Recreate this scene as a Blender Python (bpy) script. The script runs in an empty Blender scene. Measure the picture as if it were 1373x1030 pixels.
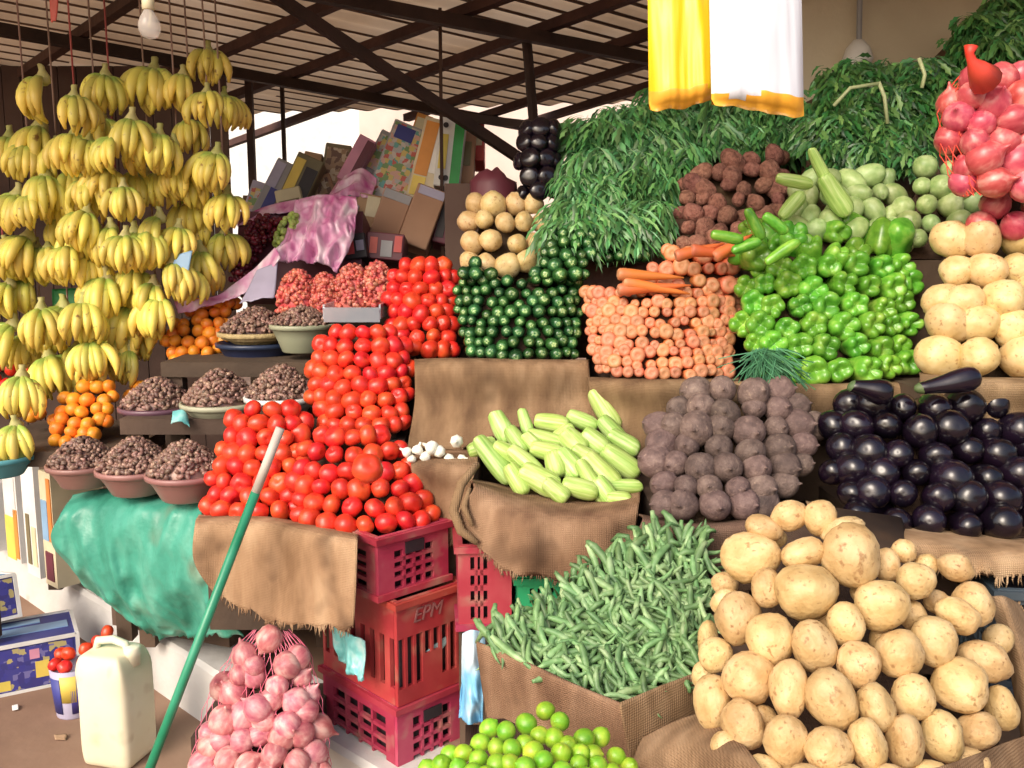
import bpy, bmesh, math, random
from mathutils import Vector, Matrix, noise
random.seed(7)
R = math.radians
sc = bpy.context.scene
COL = sc.collection

# ------------------------------------------------------------------ camera, sky, sun
F, CX, CY, CAMZ, HOR = 1250.0, 686.5, 515.0, 1.5, 330.0
PITCH = math.atan((CY - HOR) / F)
cam = bpy.data.objects.new('camera', bpy.data.cameras.new('camera')); COL.objects.link(cam)
cam.location = (0, 0, CAMZ); cam.rotation_euler = (math.pi/2 - PITCH, 0, 0)
cam.data.sensor_width = 36; cam.data.lens = F / 1373 * 36
cam.data.clip_start = 0.05; cam.data.clip_end = 5000
sc.camera = cam
SUN_EL, SUN_AZ = R(36), R(213)        # azimuth measured clockwise from +Y: the sun stands behind the camera, to its left
w = bpy.data.worlds.new('World'); sc.world = w; w.use_nodes = True
nt = w.node_tree; bg = nt.nodes['Background']
sky = nt.nodes.new('ShaderNodeTexSky'); sky.sky_type = 'NISHITA'; sky.sun_disc = False
sky.sun_elevation = SUN_EL; sky.sun_rotation = SUN_AZ; sky.dust_density = 6.0; sky.air_density = 1.0; sky.ozone_density = 1.0
nt.links.new(sky.outputs[0], bg.inputs[0]); bg.inputs[1].default_value = 0.15
sun = bpy.data.objects.new('sun', bpy.data.lights.new('sun', 'SUN')); COL.objects.link(sun)
sun.data.energy = .65; sun.data.angle = R(26); sun.data.color = (1, .95, .87)
sdir = Vector((math.sin(SUN_AZ)*math.cos(SUN_EL), math.cos(SUN_AZ)*math.cos(SUN_EL), math.sin(SUN_EL)))
sun.rotation_euler = sdir.to_track_quat('Z', 'Y').to_euler()
sc.view_settings.view_transform = 'Standard'; sc.view_settings.look = 'None'
sc.view_settings.gamma = 1; sc.view_settings.exposure = 0.74
sc.cycles.max_bounces = 8; sc.cycles.diffuse_bounces = 5

# ------------------------------------------------------------------ helpers
CA, SA = math.cos(PITCH), math.sin(PITCH)
FWD, UP, RT = Vector((0, CA, -SA)), Vector((0, SA, CA)), Vector((1, 0, 0))
CAM = Vector((0, 0, CAMZ))
def P(px, py, Y):
    d = FWD + RT*((px-CX)/F) + UP*((CY-py)/F)
    return CAM + d*(Y/d.y)
def px2m(n, Y): return n*Y/F
def rnd(a, b): return random.uniform(a, b)
def S(r, g, b):
    f = lambda c: (c/12.92 if c <= .04045 else ((c+.055)/1.055)**2.4)
    return (f(r/255), f(g/255), f(b/255), 1)
def link(name, me, mat=None, parent=None, smooth=True):
    o = bpy.data.objects.new(name, me); COL.objects.link(o)
    if mat is not None and not me.materials: me.materials.append(mat)
    if parent is not None: o.parent = parent
    return o
def tag(o, label=None, cat=None, group=None, kind=None):
    if label: o['label'] = label
    if cat: o['category'] = cat
    if group: o['group'] = group
    if kind: o['kind'] = kind
    return o
def empty(name, loc, label, cat, group=None, rz=0):
    o = bpy.data.objects.new(name, None); COL.objects.link(o); o.location = loc; o.rotation_euler = (0, 0, rz)
    o.empty_display_size = .05
    return tag(o, label, cat, group)
def mesh(name, verts, faces, smooth=True):
    me = bpy.data.meshes.new(name); me.from_pydata([tuple(v) for v in verts], [], faces); me.update()
    if smooth:
        for p in me.polygons: p.use_smooth = True
    return me
class MB:
    def __init__(s): s.v, s.f = [], []
    def add(s, vs, fs):
        n = len(s.v); s.v += [tuple(v) for v in vs]; s.f += [tuple(i+n for i in f) for f in fs]
    def box(s, c, size, M=None):
        x, y, z = size[0]/2, size[1]/2, size[2]/2
        vs = [Vector((sx*x, sy*y, sz*z)) for sx in (-1, 1) for sy in (-1, 1) for sz in (-1, 1)]
        c = Vector(c)
        vs = [(M @ (v + c)) if M is not None else v + c for v in vs]
        s.add(vs, [(0,1,3,2),(4,6,7,5),(0,4,5,1),(2,3,7,6),(0,2,6,4),(1,5,7,3)])
    def tube(s, pts, r, n=6, taper=None):
        pts = [Vector(p) for p in pts]; vs, fs = [], []
        for i, p in enumerate(pts):
            d = (pts[min(i+1, len(pts)-1)] - pts[max(i-1, 0)]).normalized()
            a = d.orthogonal().normalized() if i == 0 else (pa - d*pa.dot(d)).normalized()
            pa = a; b = d.cross(a)
            rr = r if taper is None else r*taper[i]
            for k in range(n):
                q = 2*math.pi*k/n
                vs.append(p + (a*math.cos(q) + b*math.sin(q))*rr)
        for i in range(len(pts)-1):
            for k in range(n):
                fs.append((i*n+k, i*n+(k+1) % n, (i+1)*n+(k+1) % n, (i+1)*n+k))
        fs.append(tuple(range(n-1, -1, -1))); fs.append(tuple((len(pts)-1)*n+k for k in range(n)))
        s.add(vs, fs)
    def build(s, name, mat, parent=None, smooth=False):
        return link(name, mesh(name, s.v, s.f, smooth), mat, parent)
def lathe(prof, n=14, fn=None, cap=True):
    """profile [(r, z)] from -Z end to +Z end -> verts, faces"""
    vs, fs = [], []
    for i, (r, z) in enumerate(prof):
        for k in range(n):
            q = 2*math.pi*k/n
            v = Vector((r*math.cos(q), r*math.sin(q), z))
            vs.append(fn(v, q, i) if fn else v)
    for i in range(len(prof)-1):
        for k in range(n):
            fs.append((i*n+k, i*n+(k+1) % n, (i+1)*n+(k+1) % n, (i+1)*n+k))
    if cap:
        fs.append(tuple(range(n-1, -1, -1))); fs.append(tuple((len(prof)-1)*n+k for k in range(n)))
    return vs, fs
def sph(n=9, sq=1.0):
    return [(.5*math.sin(math.pi*(i+.12)/(n+.24)), -.5*sq*math.cos(math.pi*(i+.12)/(n+.24))) for i in range(n+1)]

# ------------------------------------------------------------------ materials
def mat(name, stops, rough=.5, nscale=6, bump=0., bscale=40, var=.12, huev=.01, spec=.5, coat=0, sss=0, metal=0,
        spots=None, axis=None, trans=0, alpha=1, detail=3, island=False, wave=0, bdist=.02, stretch=None):
    m = bpy.data.materials.new(name); m.use_nodes = True
    t = m.node_tree; N, L = t.nodes, t.links
    b = N['Principled BSDF']
    tc = N.new('ShaderNodeTexCoord'); oi = N.new('ShaderNodeObjectInfo')
    rnds = oi.outputs['Random']
    if island:
        ge = N.new('ShaderNodeNewGeometry'); rnds = ge.outputs['Random Per Island']
    nz = N.new('ShaderNodeTexNoise'); nz.noise_dimensions = '4D'; nz.inputs['Scale'].default_value = nscale; nz.inputs['Detail'].default_value = detail
    mw = N.new('ShaderNodeMath'); mw.operation = 'MULTIPLY'; mw.inputs[1].default_value = 37.
    L.new(rnds, mw.inputs[0]); L.new(mw.outputs[0], nz.inputs['W']); vec = tc.outputs['Object']
    if stretch:
        mp = N.new('ShaderNodeMapping'); mp.inputs['Scale'].default_value = stretch; L.new(vec, mp.inputs[0]); vec = mp.outputs[0]
    L.new(vec, nz.inputs['Vector'])
    fac = nz.outputs[0]
    if axis:      # axis = (index, lo, hi): ramp driven by an object axis, roughened by noise
        sp = N.new('ShaderNodeSeparateXYZ'); L.new(tc.outputs['Object'], sp.inputs[0])
        mr = N.new('ShaderNodeMapRange'); mr.inputs[1].default_value = axis[1]; mr.inputs[2].default_value = axis[2]
        L.new(sp.outputs[axis[0]], mr.inputs[0])
        ad = N.new('ShaderNodeMath'); ad.operation = 'MULTIPLY_ADD'; ad.inputs[1].default_value = .25; ad.inputs[2].default_value = -.125
        L.new(nz.outputs[0], ad.inputs[0])
        a2 = N.new('ShaderNodeMath'); a2.operation = 'ADD'; L.new(mr.outputs[0], a2.inputs[0]); L.new(ad.outputs[0], a2.inputs[1])
        fac = a2.outputs[0]
    cr = N.new('ShaderNodeValToRGB'); L.new(fac, cr.inputs[0])
    el = cr.color_ramp.elements
    if not axis and len(stops) == 2: ps = [.35, .65]
    elif not axis: ps = [.3 + .4*i/(len(stops)-1) for i in range(len(stops))]
    else: ps = [i/(len(stops)-1) for i in range(len(stops))]
    for i, s in enumerate(stops):
        pos, c = (s[0], s[1]) if isinstance(s[1], tuple) else (ps[i], s)
        e = el[i] if i < 2 else el.new(pos)
        e.position = pos; e.color = c
    out = cr.outputs[0]
    if spots:     # (scale, lo, hi, colour): small irregular marks on the skin
        n2 = N.new('ShaderNodeTexNoise'); n2.noise_dimensions = '4D'; n2.inputs['Scale'].default_value = spots[0]; n2.inputs['Detail'].default_value = 2
        L.new(mw.outputs[0], n2.inputs['W']); L.new(tc.outputs['Object'], n2.inputs['Vector'])
        mr2 = N.new('ShaderNodeMapRange'); mr2.inputs[1].default_value = spots[1]; mr2.inputs[2].default_value = spots[2]; L.new(n2.outputs[0], mr2.inputs[0])
        mx = N.new('ShaderNodeMix'); mx.data_type = 'RGBA'; L.new(mr2.outputs[0], mx.inputs[0]); L.new(out, mx.inputs[6]); mx.inputs[7].default_value = spots[3]
        out = mx.outputs[2]
    if var or huev:
        hs = N.new('ShaderNodeHueSaturation')
        r1 = N.new('ShaderNodeMapRange'); r1.inputs[3].default_value = 1-var; r1.inputs[4].default_value = 1+var; L.new(rnds, r1.inputs[0]); L.new(r1.outputs[0], hs.inputs['Value'])
        fr = N.new('ShaderNodeMath'); fr.operation = 'FRACT'; L.new(mw.outputs[0], fr.inputs[0])
        r2 = N.new('ShaderNodeMapRange'); r2.inputs[3].default_value = .5-huev; r2.inputs[4].default_value = .5+huev; L.new(fr.outputs[0], r2.inputs[0]); L.new(r2.outputs[0], hs.inputs['Hue'])
        L.new(out, hs.inputs['Color']); out = hs.outputs[0]
    L.new(out, b.inputs['Base Color'])
    b.inputs['Roughness'].default_value = rough; b.inputs['Specular IOR Level'].default_value = spec
    b.inputs['Metallic'].default_value = metal; b.inputs['Coat Weight'].default_value = coat; b.inputs['Coat Roughness'].default_value = .12
    b.inputs['Transmission Weight'].default_value = trans; b.inputs['Alpha'].default_value = alpha
    if sss:
        b.inputs['Subsurface Weight'].default_value = sss; b.inputs['Subsurface Radius'].default_value = (.02, .012, .008); b.inputs['Subsurface Scale'].default_value = .3
    if bump:
        bp = N.new('ShaderNodeBump'); bp.inputs['Strength'].default_value = bump; bp.inputs['Distance'].default_value = bdist
        if wave:
            w1 = N.new('ShaderNodeTexWave'); w1.inputs['Scale'].default_value = wave; w1.bands_direction = 'X'; w1.inputs['Distortion'].default_value = 1.5; w1.inputs['Detail'].default_value = 1
            w2 = N.new('ShaderNodeTexWave'); w2.inputs['Scale'].default_value = wave; w2.bands_direction = 'Z'; w2.inputs['Distortion'].default_value = 1.5; w2.inputs['Detail'].default_value = 1
            L.new(tc.outputs['Object'], w1.inputs[0]); L.new(tc.outputs['Object'], w2.inputs[0])
            am = N.new('ShaderNodeMath'); am.operation = 'ADD'; L.new(w1.outputs[1], am.inputs[0]); L.new(w2.outputs[1], am.inputs[1])
            nb = N.new('ShaderNodeTexNoise'); nb.inputs['Scale'].default_value = bscale; nb.inputs['Detail'].default_value = 4; L.new(tc.outputs['Object'], nb.inputs['Vector'])
            a3 = N.new('ShaderNodeMath'); a3.operation = 'MULTIPLY_ADD'; a3.inputs[1].default_value = 3; L.new(nb.outputs[0], a3.inputs[0]); L.new(am.outputs[0], a3.inputs[2])
            L.new(a3.outputs[0], bp.inputs['Height'])
        else:
            nb = N.new('ShaderNodeTexNoise'); nb.inputs['Scale'].default_value = bscale; nb.inputs['Detail'].default_value = 4; L.new(tc.outputs['Object'], nb.inputs['Vector'])
            L.new(nb.outputs[0], bp.inputs['Height'])
        L.new(bp.outputs[0], b.inputs['Normal'])
    return m
M = {}
M['tomato'] = mat('tomato_skin', [(.55, .018, .012, 1), (.66, .035, .018, 1), (.74, .085, .025, 1)], rough=.34, nscale=1.5, var=.14, huev=.006, spec=.55, sss=.0)
M['potato'] = mat('potato_skin', [(.43, .27, .105, 1), (.56, .385, .175, 1), (.66, .49, .26, 1)], rough=.55, nscale=2.4, bump=.2, bscale=9, var=.15, detail=6, huev=.006, spots=(9, .585, .70, (.33, .19, .075, 1)))
M['ypotato'] = mat('yellow_potato_skin', [(.50, .34, .13, 1), (.62, .45, .21, 1), (.68, .53, .29, 1)], rough=.45, nscale=3, bump=.1, bscale=9, var=.08, spots=(10, .59, .71, (.4, .22, .09, 1)))
M['beet'] = mat('beet_skin', [(.07, .045, .04, 1), (.125, .082, .072, 1), (.19, .135, .115, 1)], rough=.75, nscale=4, bump=.3, bscale=16, var=.3, huev=.015, detail=5, spots=(9, .6, .78, (.24, .17, .135, 1)))
M['taro'] = mat('taro_skin', [(.12, .045, .03, 1), (.26, .11, .08, 1), (.34, .17, .12, 1)], rough=.8, nscale=5, bump=.6, bscale=14, var=.2)
M['aubergine'] = mat('aubergine_skin', [(.004, .003, .006, 1), (.009, .004, .011, 1)], rough=.2, nscale=2, var=.4, spec=.6)
M['far_pink'] = mat('pale_pink_plaster', [(.62, .5, .44, 1), (.72, .6, .54, 1)], rough=.9, nscale=2)
M['calyx'] = mat('calyx_green', [(.05, .1, .03, 1), (.09, .13, .05, 1)], rough=.6)
M['zucchini'] = mat('zucchini_skin', [(0, (.012, .045, .012, 1)), (.86, (.014, .065, .016, 1)), (.965, (.04, .14, .035, 1)), (1, (.30, .44, .18, 1))], rough=.22, nscale=9, axis=(2, -.5, .52), var=.45, huev=.02)  # pale tip paints a small highlight onto each blossom end
M['carrot'] = mat('carrot_skin', [(0, (.66, .17, .04, 1)), (.86, (.56, .18, .08, 1)), (.95, (.48, .21, .105, 1)), (1, (.52, .26, .14, 1))], rough=.5, nscale=4, axis=(2, -.5, .5), var=.16, huev=.012)
M['pepper'] = mat('pepper_skin', [(.06, .21, .016, 1), (.12, .34, .03, 1), (.26, .46, .07, 1)], rough=.25, nscale=2.5, var=.28, huev=.015)
M['squash'] = mat('squash_skin', [(.22, .40, .07, 1), (.38, .55, .14, 1), (.56, .68, .30, 1)], rough=.4, nscale=9, var=.14, huev=.012, stretch=(1, 1, .12), detail=4)
M['gsquash'] = mat('green_fruit_skin', [(.22, .35, .11, 1), (.34, .46, .18, 1), (.48, .58, .29, 1)], rough=.4, nscale=3, var=.25, huev=.02)
M['onion'] = mat('onion_skin', [(.38, .075, .11, 1), (.56, .21, .22, 1), (.74, .48, .43, 1)], rough=.4, nscale=4, var=.2, huev=.012, stretch=(1, 1, .4), detail=5)
M['red_onion'] = mat('red_onion_skin', [(.36, .03, .05, 1), (.50, .085, .10, 1), (.68, .28, .25, 1)], rough=.3, nscale=3.5, stretch=(1, 1, .4), var=.15, huev=.012)
M['lime'] = mat('lime_skin', [(.13, .34, .012, 1), (.23, .45, .025, 1), (.42, .55, .05, 1)], rough=.33, nscale=1.6, bump=.08, bscale=40, var=.16, huev=.02)
M['okra'] = mat('okra_skin', [(.065, .15, .05, 1), (.15, .28, .105, 1), (.34, .47, .24, 1)], rough=.5, nscale=3, var=.3, huev=.012)
M['orange'] = mat('orange_skin', [(.80, .20, .015, 1), (.86, .33, .03, 1)], rough=.4, nscale=2, bump=.08, bscale=40, var=.12, huev=.015)
M['banana'] = mat('banana_skin', [(.0, (.32, .44, .08, 1)), (.12, (.64, .60, .12, 1)), (.5, (.84, .68, .14, 1)), (.86, (.70, .51, .08, 1)), (.96, (.35, .26, .04, 1)), (1, (.06, .04, .02, 1))], rough=.42, nscale=9, axis=(2, .0, -.145), var=.22, huev=.014, spots=(40, .64, .74, (.25, .13, .03, 1)))
M['stalk'] = mat('banana_stalk', [(.38, .40, .10, 1), (.55, .48, .22, 1)], rough=.6)
M['garlic'] = mat('garlic_skin', [(.7, .7, .6, 1), (.82, .82, .74, 1)], rough=.5)
M['date'] = mat('date_skin', [(.085, .045, .035, 1), (.20, .115, .09, 1), (.36, .235, .18, 1)], rough=.42, nscale=3, var=.5, huev=.02, island=True)
M['reddate'] = mat('red_date_skin', [(.34, .05, .04, 1), (.56, .12, .09, 1), (.66, .3, .22, 1)], rough=.35, nscale=3, var=.35, huev=.015, island=True)
M['grape_red'] = mat('red_grape_skin', [(.09, .01, .02, 1), (.2, .02, .04, 1)], rough=.2, var=.4, island=True)
M['grape_green'] = mat('green_grape_skin', [(.35, .5, .1, 1), (.5, .6, .2, 1)], rough=.25, var=.25, island=True)
M['leaf'] = mat('arugula_leaf', [(.03, .13, .03, 1), (.07, .23, .06, 1), (.20, .42, .16, 1)], rough=.38, nscale=5, var=.55, huev=.03, island=True)
M['leaf_dark'] = mat('parsley_leaf', [(.018, .085, .018, 1), (.045, .16, .035, 1), (.16, .34, .10, 1)], rough=.36, nscale=5, var=.6, huev=.03, island=True)
M['dill'] = mat('dill_frond', [(.04, .16, .07, 1), (.09, .26, .13, 1)], rough=.5, var=.3, island=True)
M['stem'] = mat('pale_stem', [(.45, .52, .25, 1), (.6, .65, .38, 1)], rough=.5)
burl = dict(rough=.9, bump=.35, bscale=14, wave=75, bdist=.004, var=.06, spec=.15, detail=7, stretch=(1, 1, .3), spots=(7, .56, .72, (.10, .06, .035, 1)))
M['burlap'] = mat('burlap', [(.13, .075, .043, 1), (.24, .15, .085, 1), (.36, .24, .145, 1)], nscale=16, **burl)
M['burlap_light'] = mat('burlap_pale', [(.22, .135, .07, 1), (.36, .235, .13, 1), (.48, .34, .2, 1)], nscale=16, **burl)
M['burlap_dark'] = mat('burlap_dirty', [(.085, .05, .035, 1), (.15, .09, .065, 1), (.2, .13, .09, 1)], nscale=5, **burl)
M['burlap_gap_shade'] = mat('burlap_gap_dark', [(.05, .032, .022, 1), (.10, .065, .045, 1)], nscale=5, **burl)  # darkened burlap; its tone stands in for shade between the goods
M['wood'] = mat('old_wood', [(.06, .038, .026, 1), (.11, .07, .045, 1)], rough=.85, nscale=3, bump=.3, bscale=20)
M['tarp'] = mat('green_tarp', [(.025, .18, .125, 1), (.06, .32, .235, 1), (.17, .45, .35, 1)], rough=.42, nscale=7, bump=.7, bscale=16, bdist=.012, var=0, huev=0, detail=6, stretch=(1, 1, .4), spots=(6, .58, .72, (.14, .24, .17, 1)))
M['crate'] = mat('crimson_plastic', [(.27, .02, .04, 1), (.38, .035, .07, 1), (.45, .08, .11, 1)], rough=.42, nscale=7, var=.15, spots=(14, .55, .75, (.36, .2, .15, 1)), bump=.05, bscale=30, detail=5)
M['crate_brown'] = mat('brick_red_plastic', [(.26, .022, .022, 1), (.36, .035, .035, 1), (.42, .09, .07, 1)], rough=.42, nscale=7, var=.1, spots=(12, .54, .75, (.36, .19, .13, 1)), bump=.05, bscale=30, detail=5)
M['crate_green'] = mat('green_plastic', [(.01, .22, .09, 1), (.02, .3, .13, 1)], rough=.4)
M['crate_dark'] = mat('slate_plastic', [(.03, .045, .06, 1), (.06, .08, .1, 1)], rough=.5)
M['emblem'] = mat('worn_pale_print', [(.24, .10, .09, 1), (.34, .16, .13, 1)], rough=.6)
M['roof'] = mat('rusty_roof_sheet', [(.34, .215, .125, 1), (.55, .375, .225, 1), (.68, .5, .33, 1)], rough=.7, nscale=2.2, bump=.1, bscale=20, detail=6, var=0, huev=0)
M['roof_rust_shade'] = mat('rust_and_shade_band', [(.12, .07, .045, 1), (.22, .14, .09, 1)], rough=.8, nscale=3, bump=.1, bscale=20, detail=6, var=0, huev=0)  # dark bands paint rib shading, with some rust, into the sheet
_t = M['roof'].node_tree; _tr = _t.nodes.new('ShaderNodeBsdfTranslucent'); _mx = _t.nodes.new('ShaderNodeMixShader'); _mx.inputs[0].default_value = .34
_b = _t.nodes['Principled BSDF']; _t.links.new(_b.inputs['Base Color'].links[0].from_socket, _tr.inputs[0])
_t.links.new(_b.outputs[0], _mx.inputs[1]); _t.links.new(_tr.outputs[0], _mx.inputs[2]); _t.links.new(_mx.outputs[0], _t.nodes['Material Output'].inputs[0])
M['beam'] = mat('dark_beam', [(.022, .010, .008, 1), (.05, .024, .017, 1)], rough=.75, nscale=5, bump=.2, bscale=30)
M['purlin'] = mat('brown_purlin', [(.05, .022, .016, 1), (.095, .045, .03, 1)], rough=.8, nscale=5, bump=.2, bscale=30)
M['wall'] = mat('beige_plaster', [(.58, .5, .36, 1), (.68, .6, .45, 1), (.75, .67, .52, 1)], rough=.9, nscale=2, bump=.15, bscale=30, detail=6, var=0, huev=0)
M['sidewall'] = mat('dark_board', [(.045, .026, .022, 1), (.085, .05, .04, 1), (.11, .07, .055, 1)], rough=.85, nscale=3, bump=.2, bscale=20, detail=5)
M['ground'] = mat('brown_dirt', [(.17, .098, .065, 1), (.25, .15, .10, 1), (.31, .205, .145, 1)], rough=.92, nscale=2, bump=.2, bscale=12, detail=8, var=0, huev=0)
M['ledge'] = mat('white_painted_concrete', [(.50, .48, .45, 1), (.62, .61, .59, 1), (.68, .67, .65, 1)], rough=.75, nscale=2.5, bump=.2, bscale=20, detail=7, var=0, huev=0, spots=(6, .66, .75, (.45, .38, .3, 1)))
M['jerrycan'] = mat('cream_jerrycan', [(.68, .64, .44, 1), (.78, .75, .58, 1)], rough=.45, nscale=4, sss=.15, var=0, bump=.06, bscale=8, spots=(13, .56, .74, (.5, .42, .26, 1)), detail=6)
M['green_paint'] = mat('green_painted_metal', [(.01, .19, .09, 1), (.05, .33, .2, 1)], rough=.35, nscale=8, var=0, huev=0)
M['bare_end'] = mat('worn_pale_end', [(.42, .36, .3, 1), (.6, .55, .48, 1)], rough=.6)
M['yellow_bag'] = mat('yellow_plastic_film', [(.72, .48, .012, 1), (.8, .6, .03, 1)], rough=.25, nscale=2, var=0, huev=0)
M['orange_bag'] = mat('orange_plastic_film', [(.8, .34, .02, 1), (.85, .46, .06, 1)], rough=.3, nscale=4, var=0, huev=0)
M['white_bag'] = mat('white_plastic_film', [(.58, .61, .69, 1), (.66, .68, .74, 1)], rough=.3, nscale=2, var=0, huev=0)
M['pink_film'] = mat('pink_plastic_film', [(.50, .09, .30, 1), (.70, .34, .54, 1), (.84, .72, .80, 1)], rough=.2, stretch=(1, 1, .2), nscale=16, var=0, huev=0)
M['blue_film'] = mat('blue_plastic_film', [(.05, .25, .5, 1), (.2, .5, .75, 1), (.6, .75, .85, 1)], rough=.3, nscale=12, var=0, huev=0)
M['aqua_film'] = mat('aqua_plastic_film', [(.04, .3, .32, 1), (.2, .52, .52, 1), (.7, .76, .76, 1)], rough=.3, nscale=14, var=0, huev=0)
M['net'] = mat('pink_net_twine', [(.65, .08, .16, 1), (.75, .2, .3, 1)], rough=.5)
M['red_net'] = mat('red_net_twine', [(.6, .02, .03, 1), (.7, .06, .06, 1)], rough=.5)
M['bowl_mauve'] = mat('mauve_plastic_bowl', [(.24, .115, .105, 1), (.32, .165, .145, 1)], rough=.4, nscale=3, var=.08)
M['bowl_purple'] = mat('purple_plastic_bowl', [(.08, .035, .06, 1), (.14, .07, .1, 1)], rough=.4, nscale=3)
M['bowl_navy'] = mat('navy_plastic_bowl', [(.015, .022, .06, 1), (.03, .045, .1, 1)], rough=.4)
M['bowl_sage'] = mat('sage_plastic_bowl', [(.26, .28, .19, 1), (.36, .36, .26, 1)], rough=.45, nscale=3)
M['bowl_straw'] = mat('straw_basket', [(.36, .26, .13, 1), (.5, .38, .2, 1)], rough=.8, nscale=14, bump=.4, bscale=60)
M['cardboard'] = mat('cardboard', [(.33, .2, .12, 1), (.42, .27, .17, 1)], rough=.85, nscale=3, var=.12)
M['glass'] = mat('bulb_glass', [(.85, .8, .75, 1), (.9, .85, .8, 1)], rough=.05, var=0, huev=0, alpha=.35)
M['steel'] = mat('dull_steel', [(.3, .28, .26, 1), (.4, .38, .36, 1)], rough=.35, metal=.8)
M['foil'] = mat('silver_blue_tray', [(.45, .53, .66, 1), (.66, .72, .8, 1)], rough=.2, metal=.5)
M['rope'] = mat('twine', [(.22, .14, .11, 1), (.34, .22, .18, 1)], rough=.9, var=.3)
M['rope_red'] = mat('red_twine', [(.32, .07, .06, 1), (.42, .12, .1, 1)], rough=.9, var=.2)
def busy(name, sc_, ramp):
    m = bpy.data.materials.new(name); m.use_nodes = True; t = m.node_tree; N, L = t.nodes, t.links
    tc = N.new('ShaderNodeTexCoord'); vo = N.new('ShaderNodeTexVoronoi'); vo.inputs['Scale'].default_value = sc_; vo.inputs['Randomness'].default_value = .9; vo.distance = 'CHEBYCHEV'
    L.new(tc.outputs['Object'], vo.inputs['Vector']); sp = N.new('ShaderNodeSeparateColor'); L.new(vo.outputs['Color'], sp.inputs[0])
    cr_ = N.new('ShaderNodeValToRGB'); cr_.color_ramp.interpolation = 'CONSTANT'; L.new(sp.outputs[0], cr_.inputs[0])
    for i, c in enumerate(ramp):
        e = cr_.color_ramp.elements[i] if i < 2 else cr_.color_ramp.elements.new(i/len(ramp)); e.position = i/len(ramp); e.color = c
    L.new(cr_.outputs[0], N['Principled BSDF'].inputs['Base Color']); N['Principled BSDF'].inputs['Roughness'].default_value = .45
    return m
M['c_busy'] = busy('fruit_print', 48, [(.42, .42, .42, 1), (.5, .12, .1, 1), (.14, .36, .34, 1), (.58, .46, .16, 1), (.55, .5, .45, 1), (.18, .3, .12, 1), (.6, .36, .3, 1)])
M['c_busyblue'] = busy('blue_fruit_print', 55, [(.04, .04, .22, 1), (.05, .05, .28, 1), (.045, .04, .2, 1), (.05, .05, .25, 1), (.16, .15, .36, 1), (.04, .04, .2, 1), (.045, .045, .26, 1), (.42, .36, .16, 1)])
M['c_busybrown'] = busy('brown_print', 45, [(.3, .2, .12, 1), (.14, .08, .06, 1), (.32, .22, .14, 1), (.5, .42, .3, 1)])
for nm, c in dict(white=(.78,.78,.76,1), blue=(.045,.045,.26,1), sky=(.25,.42,.62,1), yellow=(.78,.6,.12,1), green=(.03,.3,.07,1), red=(.62,.1,.08,1), orange=(.7,.28,.06,1), teal=(.1,.36,.4,1), pink=(.68,.3,.42,1), olive=(.2,.17,.09,1), grey=(.34,.34,.36,1), dark=(.03,.024,.03,1), cream=(.7,.62,.42,1), maroon=(.14,.03,.05,1), lav=(.42,.4,.55,1)).items():
    lo = tuple(x*.8 for x in c[:3]) + (1,)
    M['c_'+nm] = mat(nm+'_print', [lo, c], rough=.5, nscale=9, var=.04, detail=5)

# ------------------------------------------------------------------ produce meshes (unit size, +Z faces the buyer)
def wob(v, a, s, seed): return v*(1 + a*noise.noise(v*s + Vector((seed, seed*1.7, -seed))))
KIND = {}
def kind(key, name, cat, mats, builders):
    KIND[key] = dict(name=name, cat=cat, mats=mats, meshes=builders)
def mk(name, vf, *mats):
    me = mesh(name, *vf)
    for m_ in mats: me.materials.append(M[m_])
    return me
def tomato_mesh(i):
    pr = sph(10, .86)
    def fn(v, q, k):
        rr = math.hypot(v.x, v.y)
        v = v*(1+.035*math.cos(5*q+i)*min(1, rr*2))
        if v.z > 0: v.z -= .13*math.exp(-(rr/.12)**2)
        else: v.z += .07*math.exp(-(rr/.1)**2)
        return wob(v, .06, 2, i*3.1)
    return mk('tomato', lathe(pr, 16, fn), 'tomato')
kind('tomato', 'tomato', 'tomato', ['tomato'], [tomato_mesh(i) for i in range(4)])
def spud_mesh(i, m_='potato', nm='potato', a=.18, n=12):
    def fn(v, q, k):
        v = wob(v, a, 1.7, i*5.3+2); v = wob(v, .06, 4.5, i*2.1)
        for e in range(4):
            c = Vector((math.sin(i*2+e*1.9)*.35, math.cos(i*3+e*2.3)*.35, .36 - .08*e))
            v = v*(1 - .05*math.exp(-((v-c).length/.09)**2))
        return v
    return mk(nm, lathe(sph(n), 18, fn), m_)
kind('potato', 'potato', 'potato', ['potato'], [spud_mesh(i) for i in range(7)])
kind('ypotato', 'potato', 'potato', ['ypotato'], [spud_mesh(i+9, 'ypotato', n=10) for i in range(5)])
kind('taro', 'taro_root', 'root vegetable', ['taro'], [spud_mesh(i+20, 'taro', 'taro_root', .24, 10) for i in range(4)])
def beet_mesh(i):
    pr = sph(10, 1.0); pr = pr[:-1] + [(.07, .50), (.045, .55), (.02, .60)]
    return mk('beetroot', lathe(pr, 16, lambda v, q, k: wob(wob(v, .10, 1.8, i*4.4), .02, 6, i)), 'beet')
kind('beet', 'beetroot', 'beetroot', ['beet'], [beet_mesh(i) for i in range(5)])
def aub_mesh(i):
    pr = [(.06, -1.25), (.16, -1.2), (.24, -1.08), (.27, -.9), (.31, -.7), (.38, -.45), (.46, -.2), (.5, .05), (.48, .25), (.4, .40), (.25, .49), (.1, .52), (.03, .515)]
    vs, fs = lathe(pr, 16, lambda v, q, k: wob(Vector((v.x + .12*math.sin(i*2)*(v.z-.2)**2, v.y, v.z)), .09, 1.5, i*3.3))
    me = mk('aubergine', (vs, fs), 'aubergine', 'calyx')
    for p in me.polygons:
        if max(vs[j].z for j in p.vertices) < -1.0: p.material_index = 1
    return me
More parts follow.
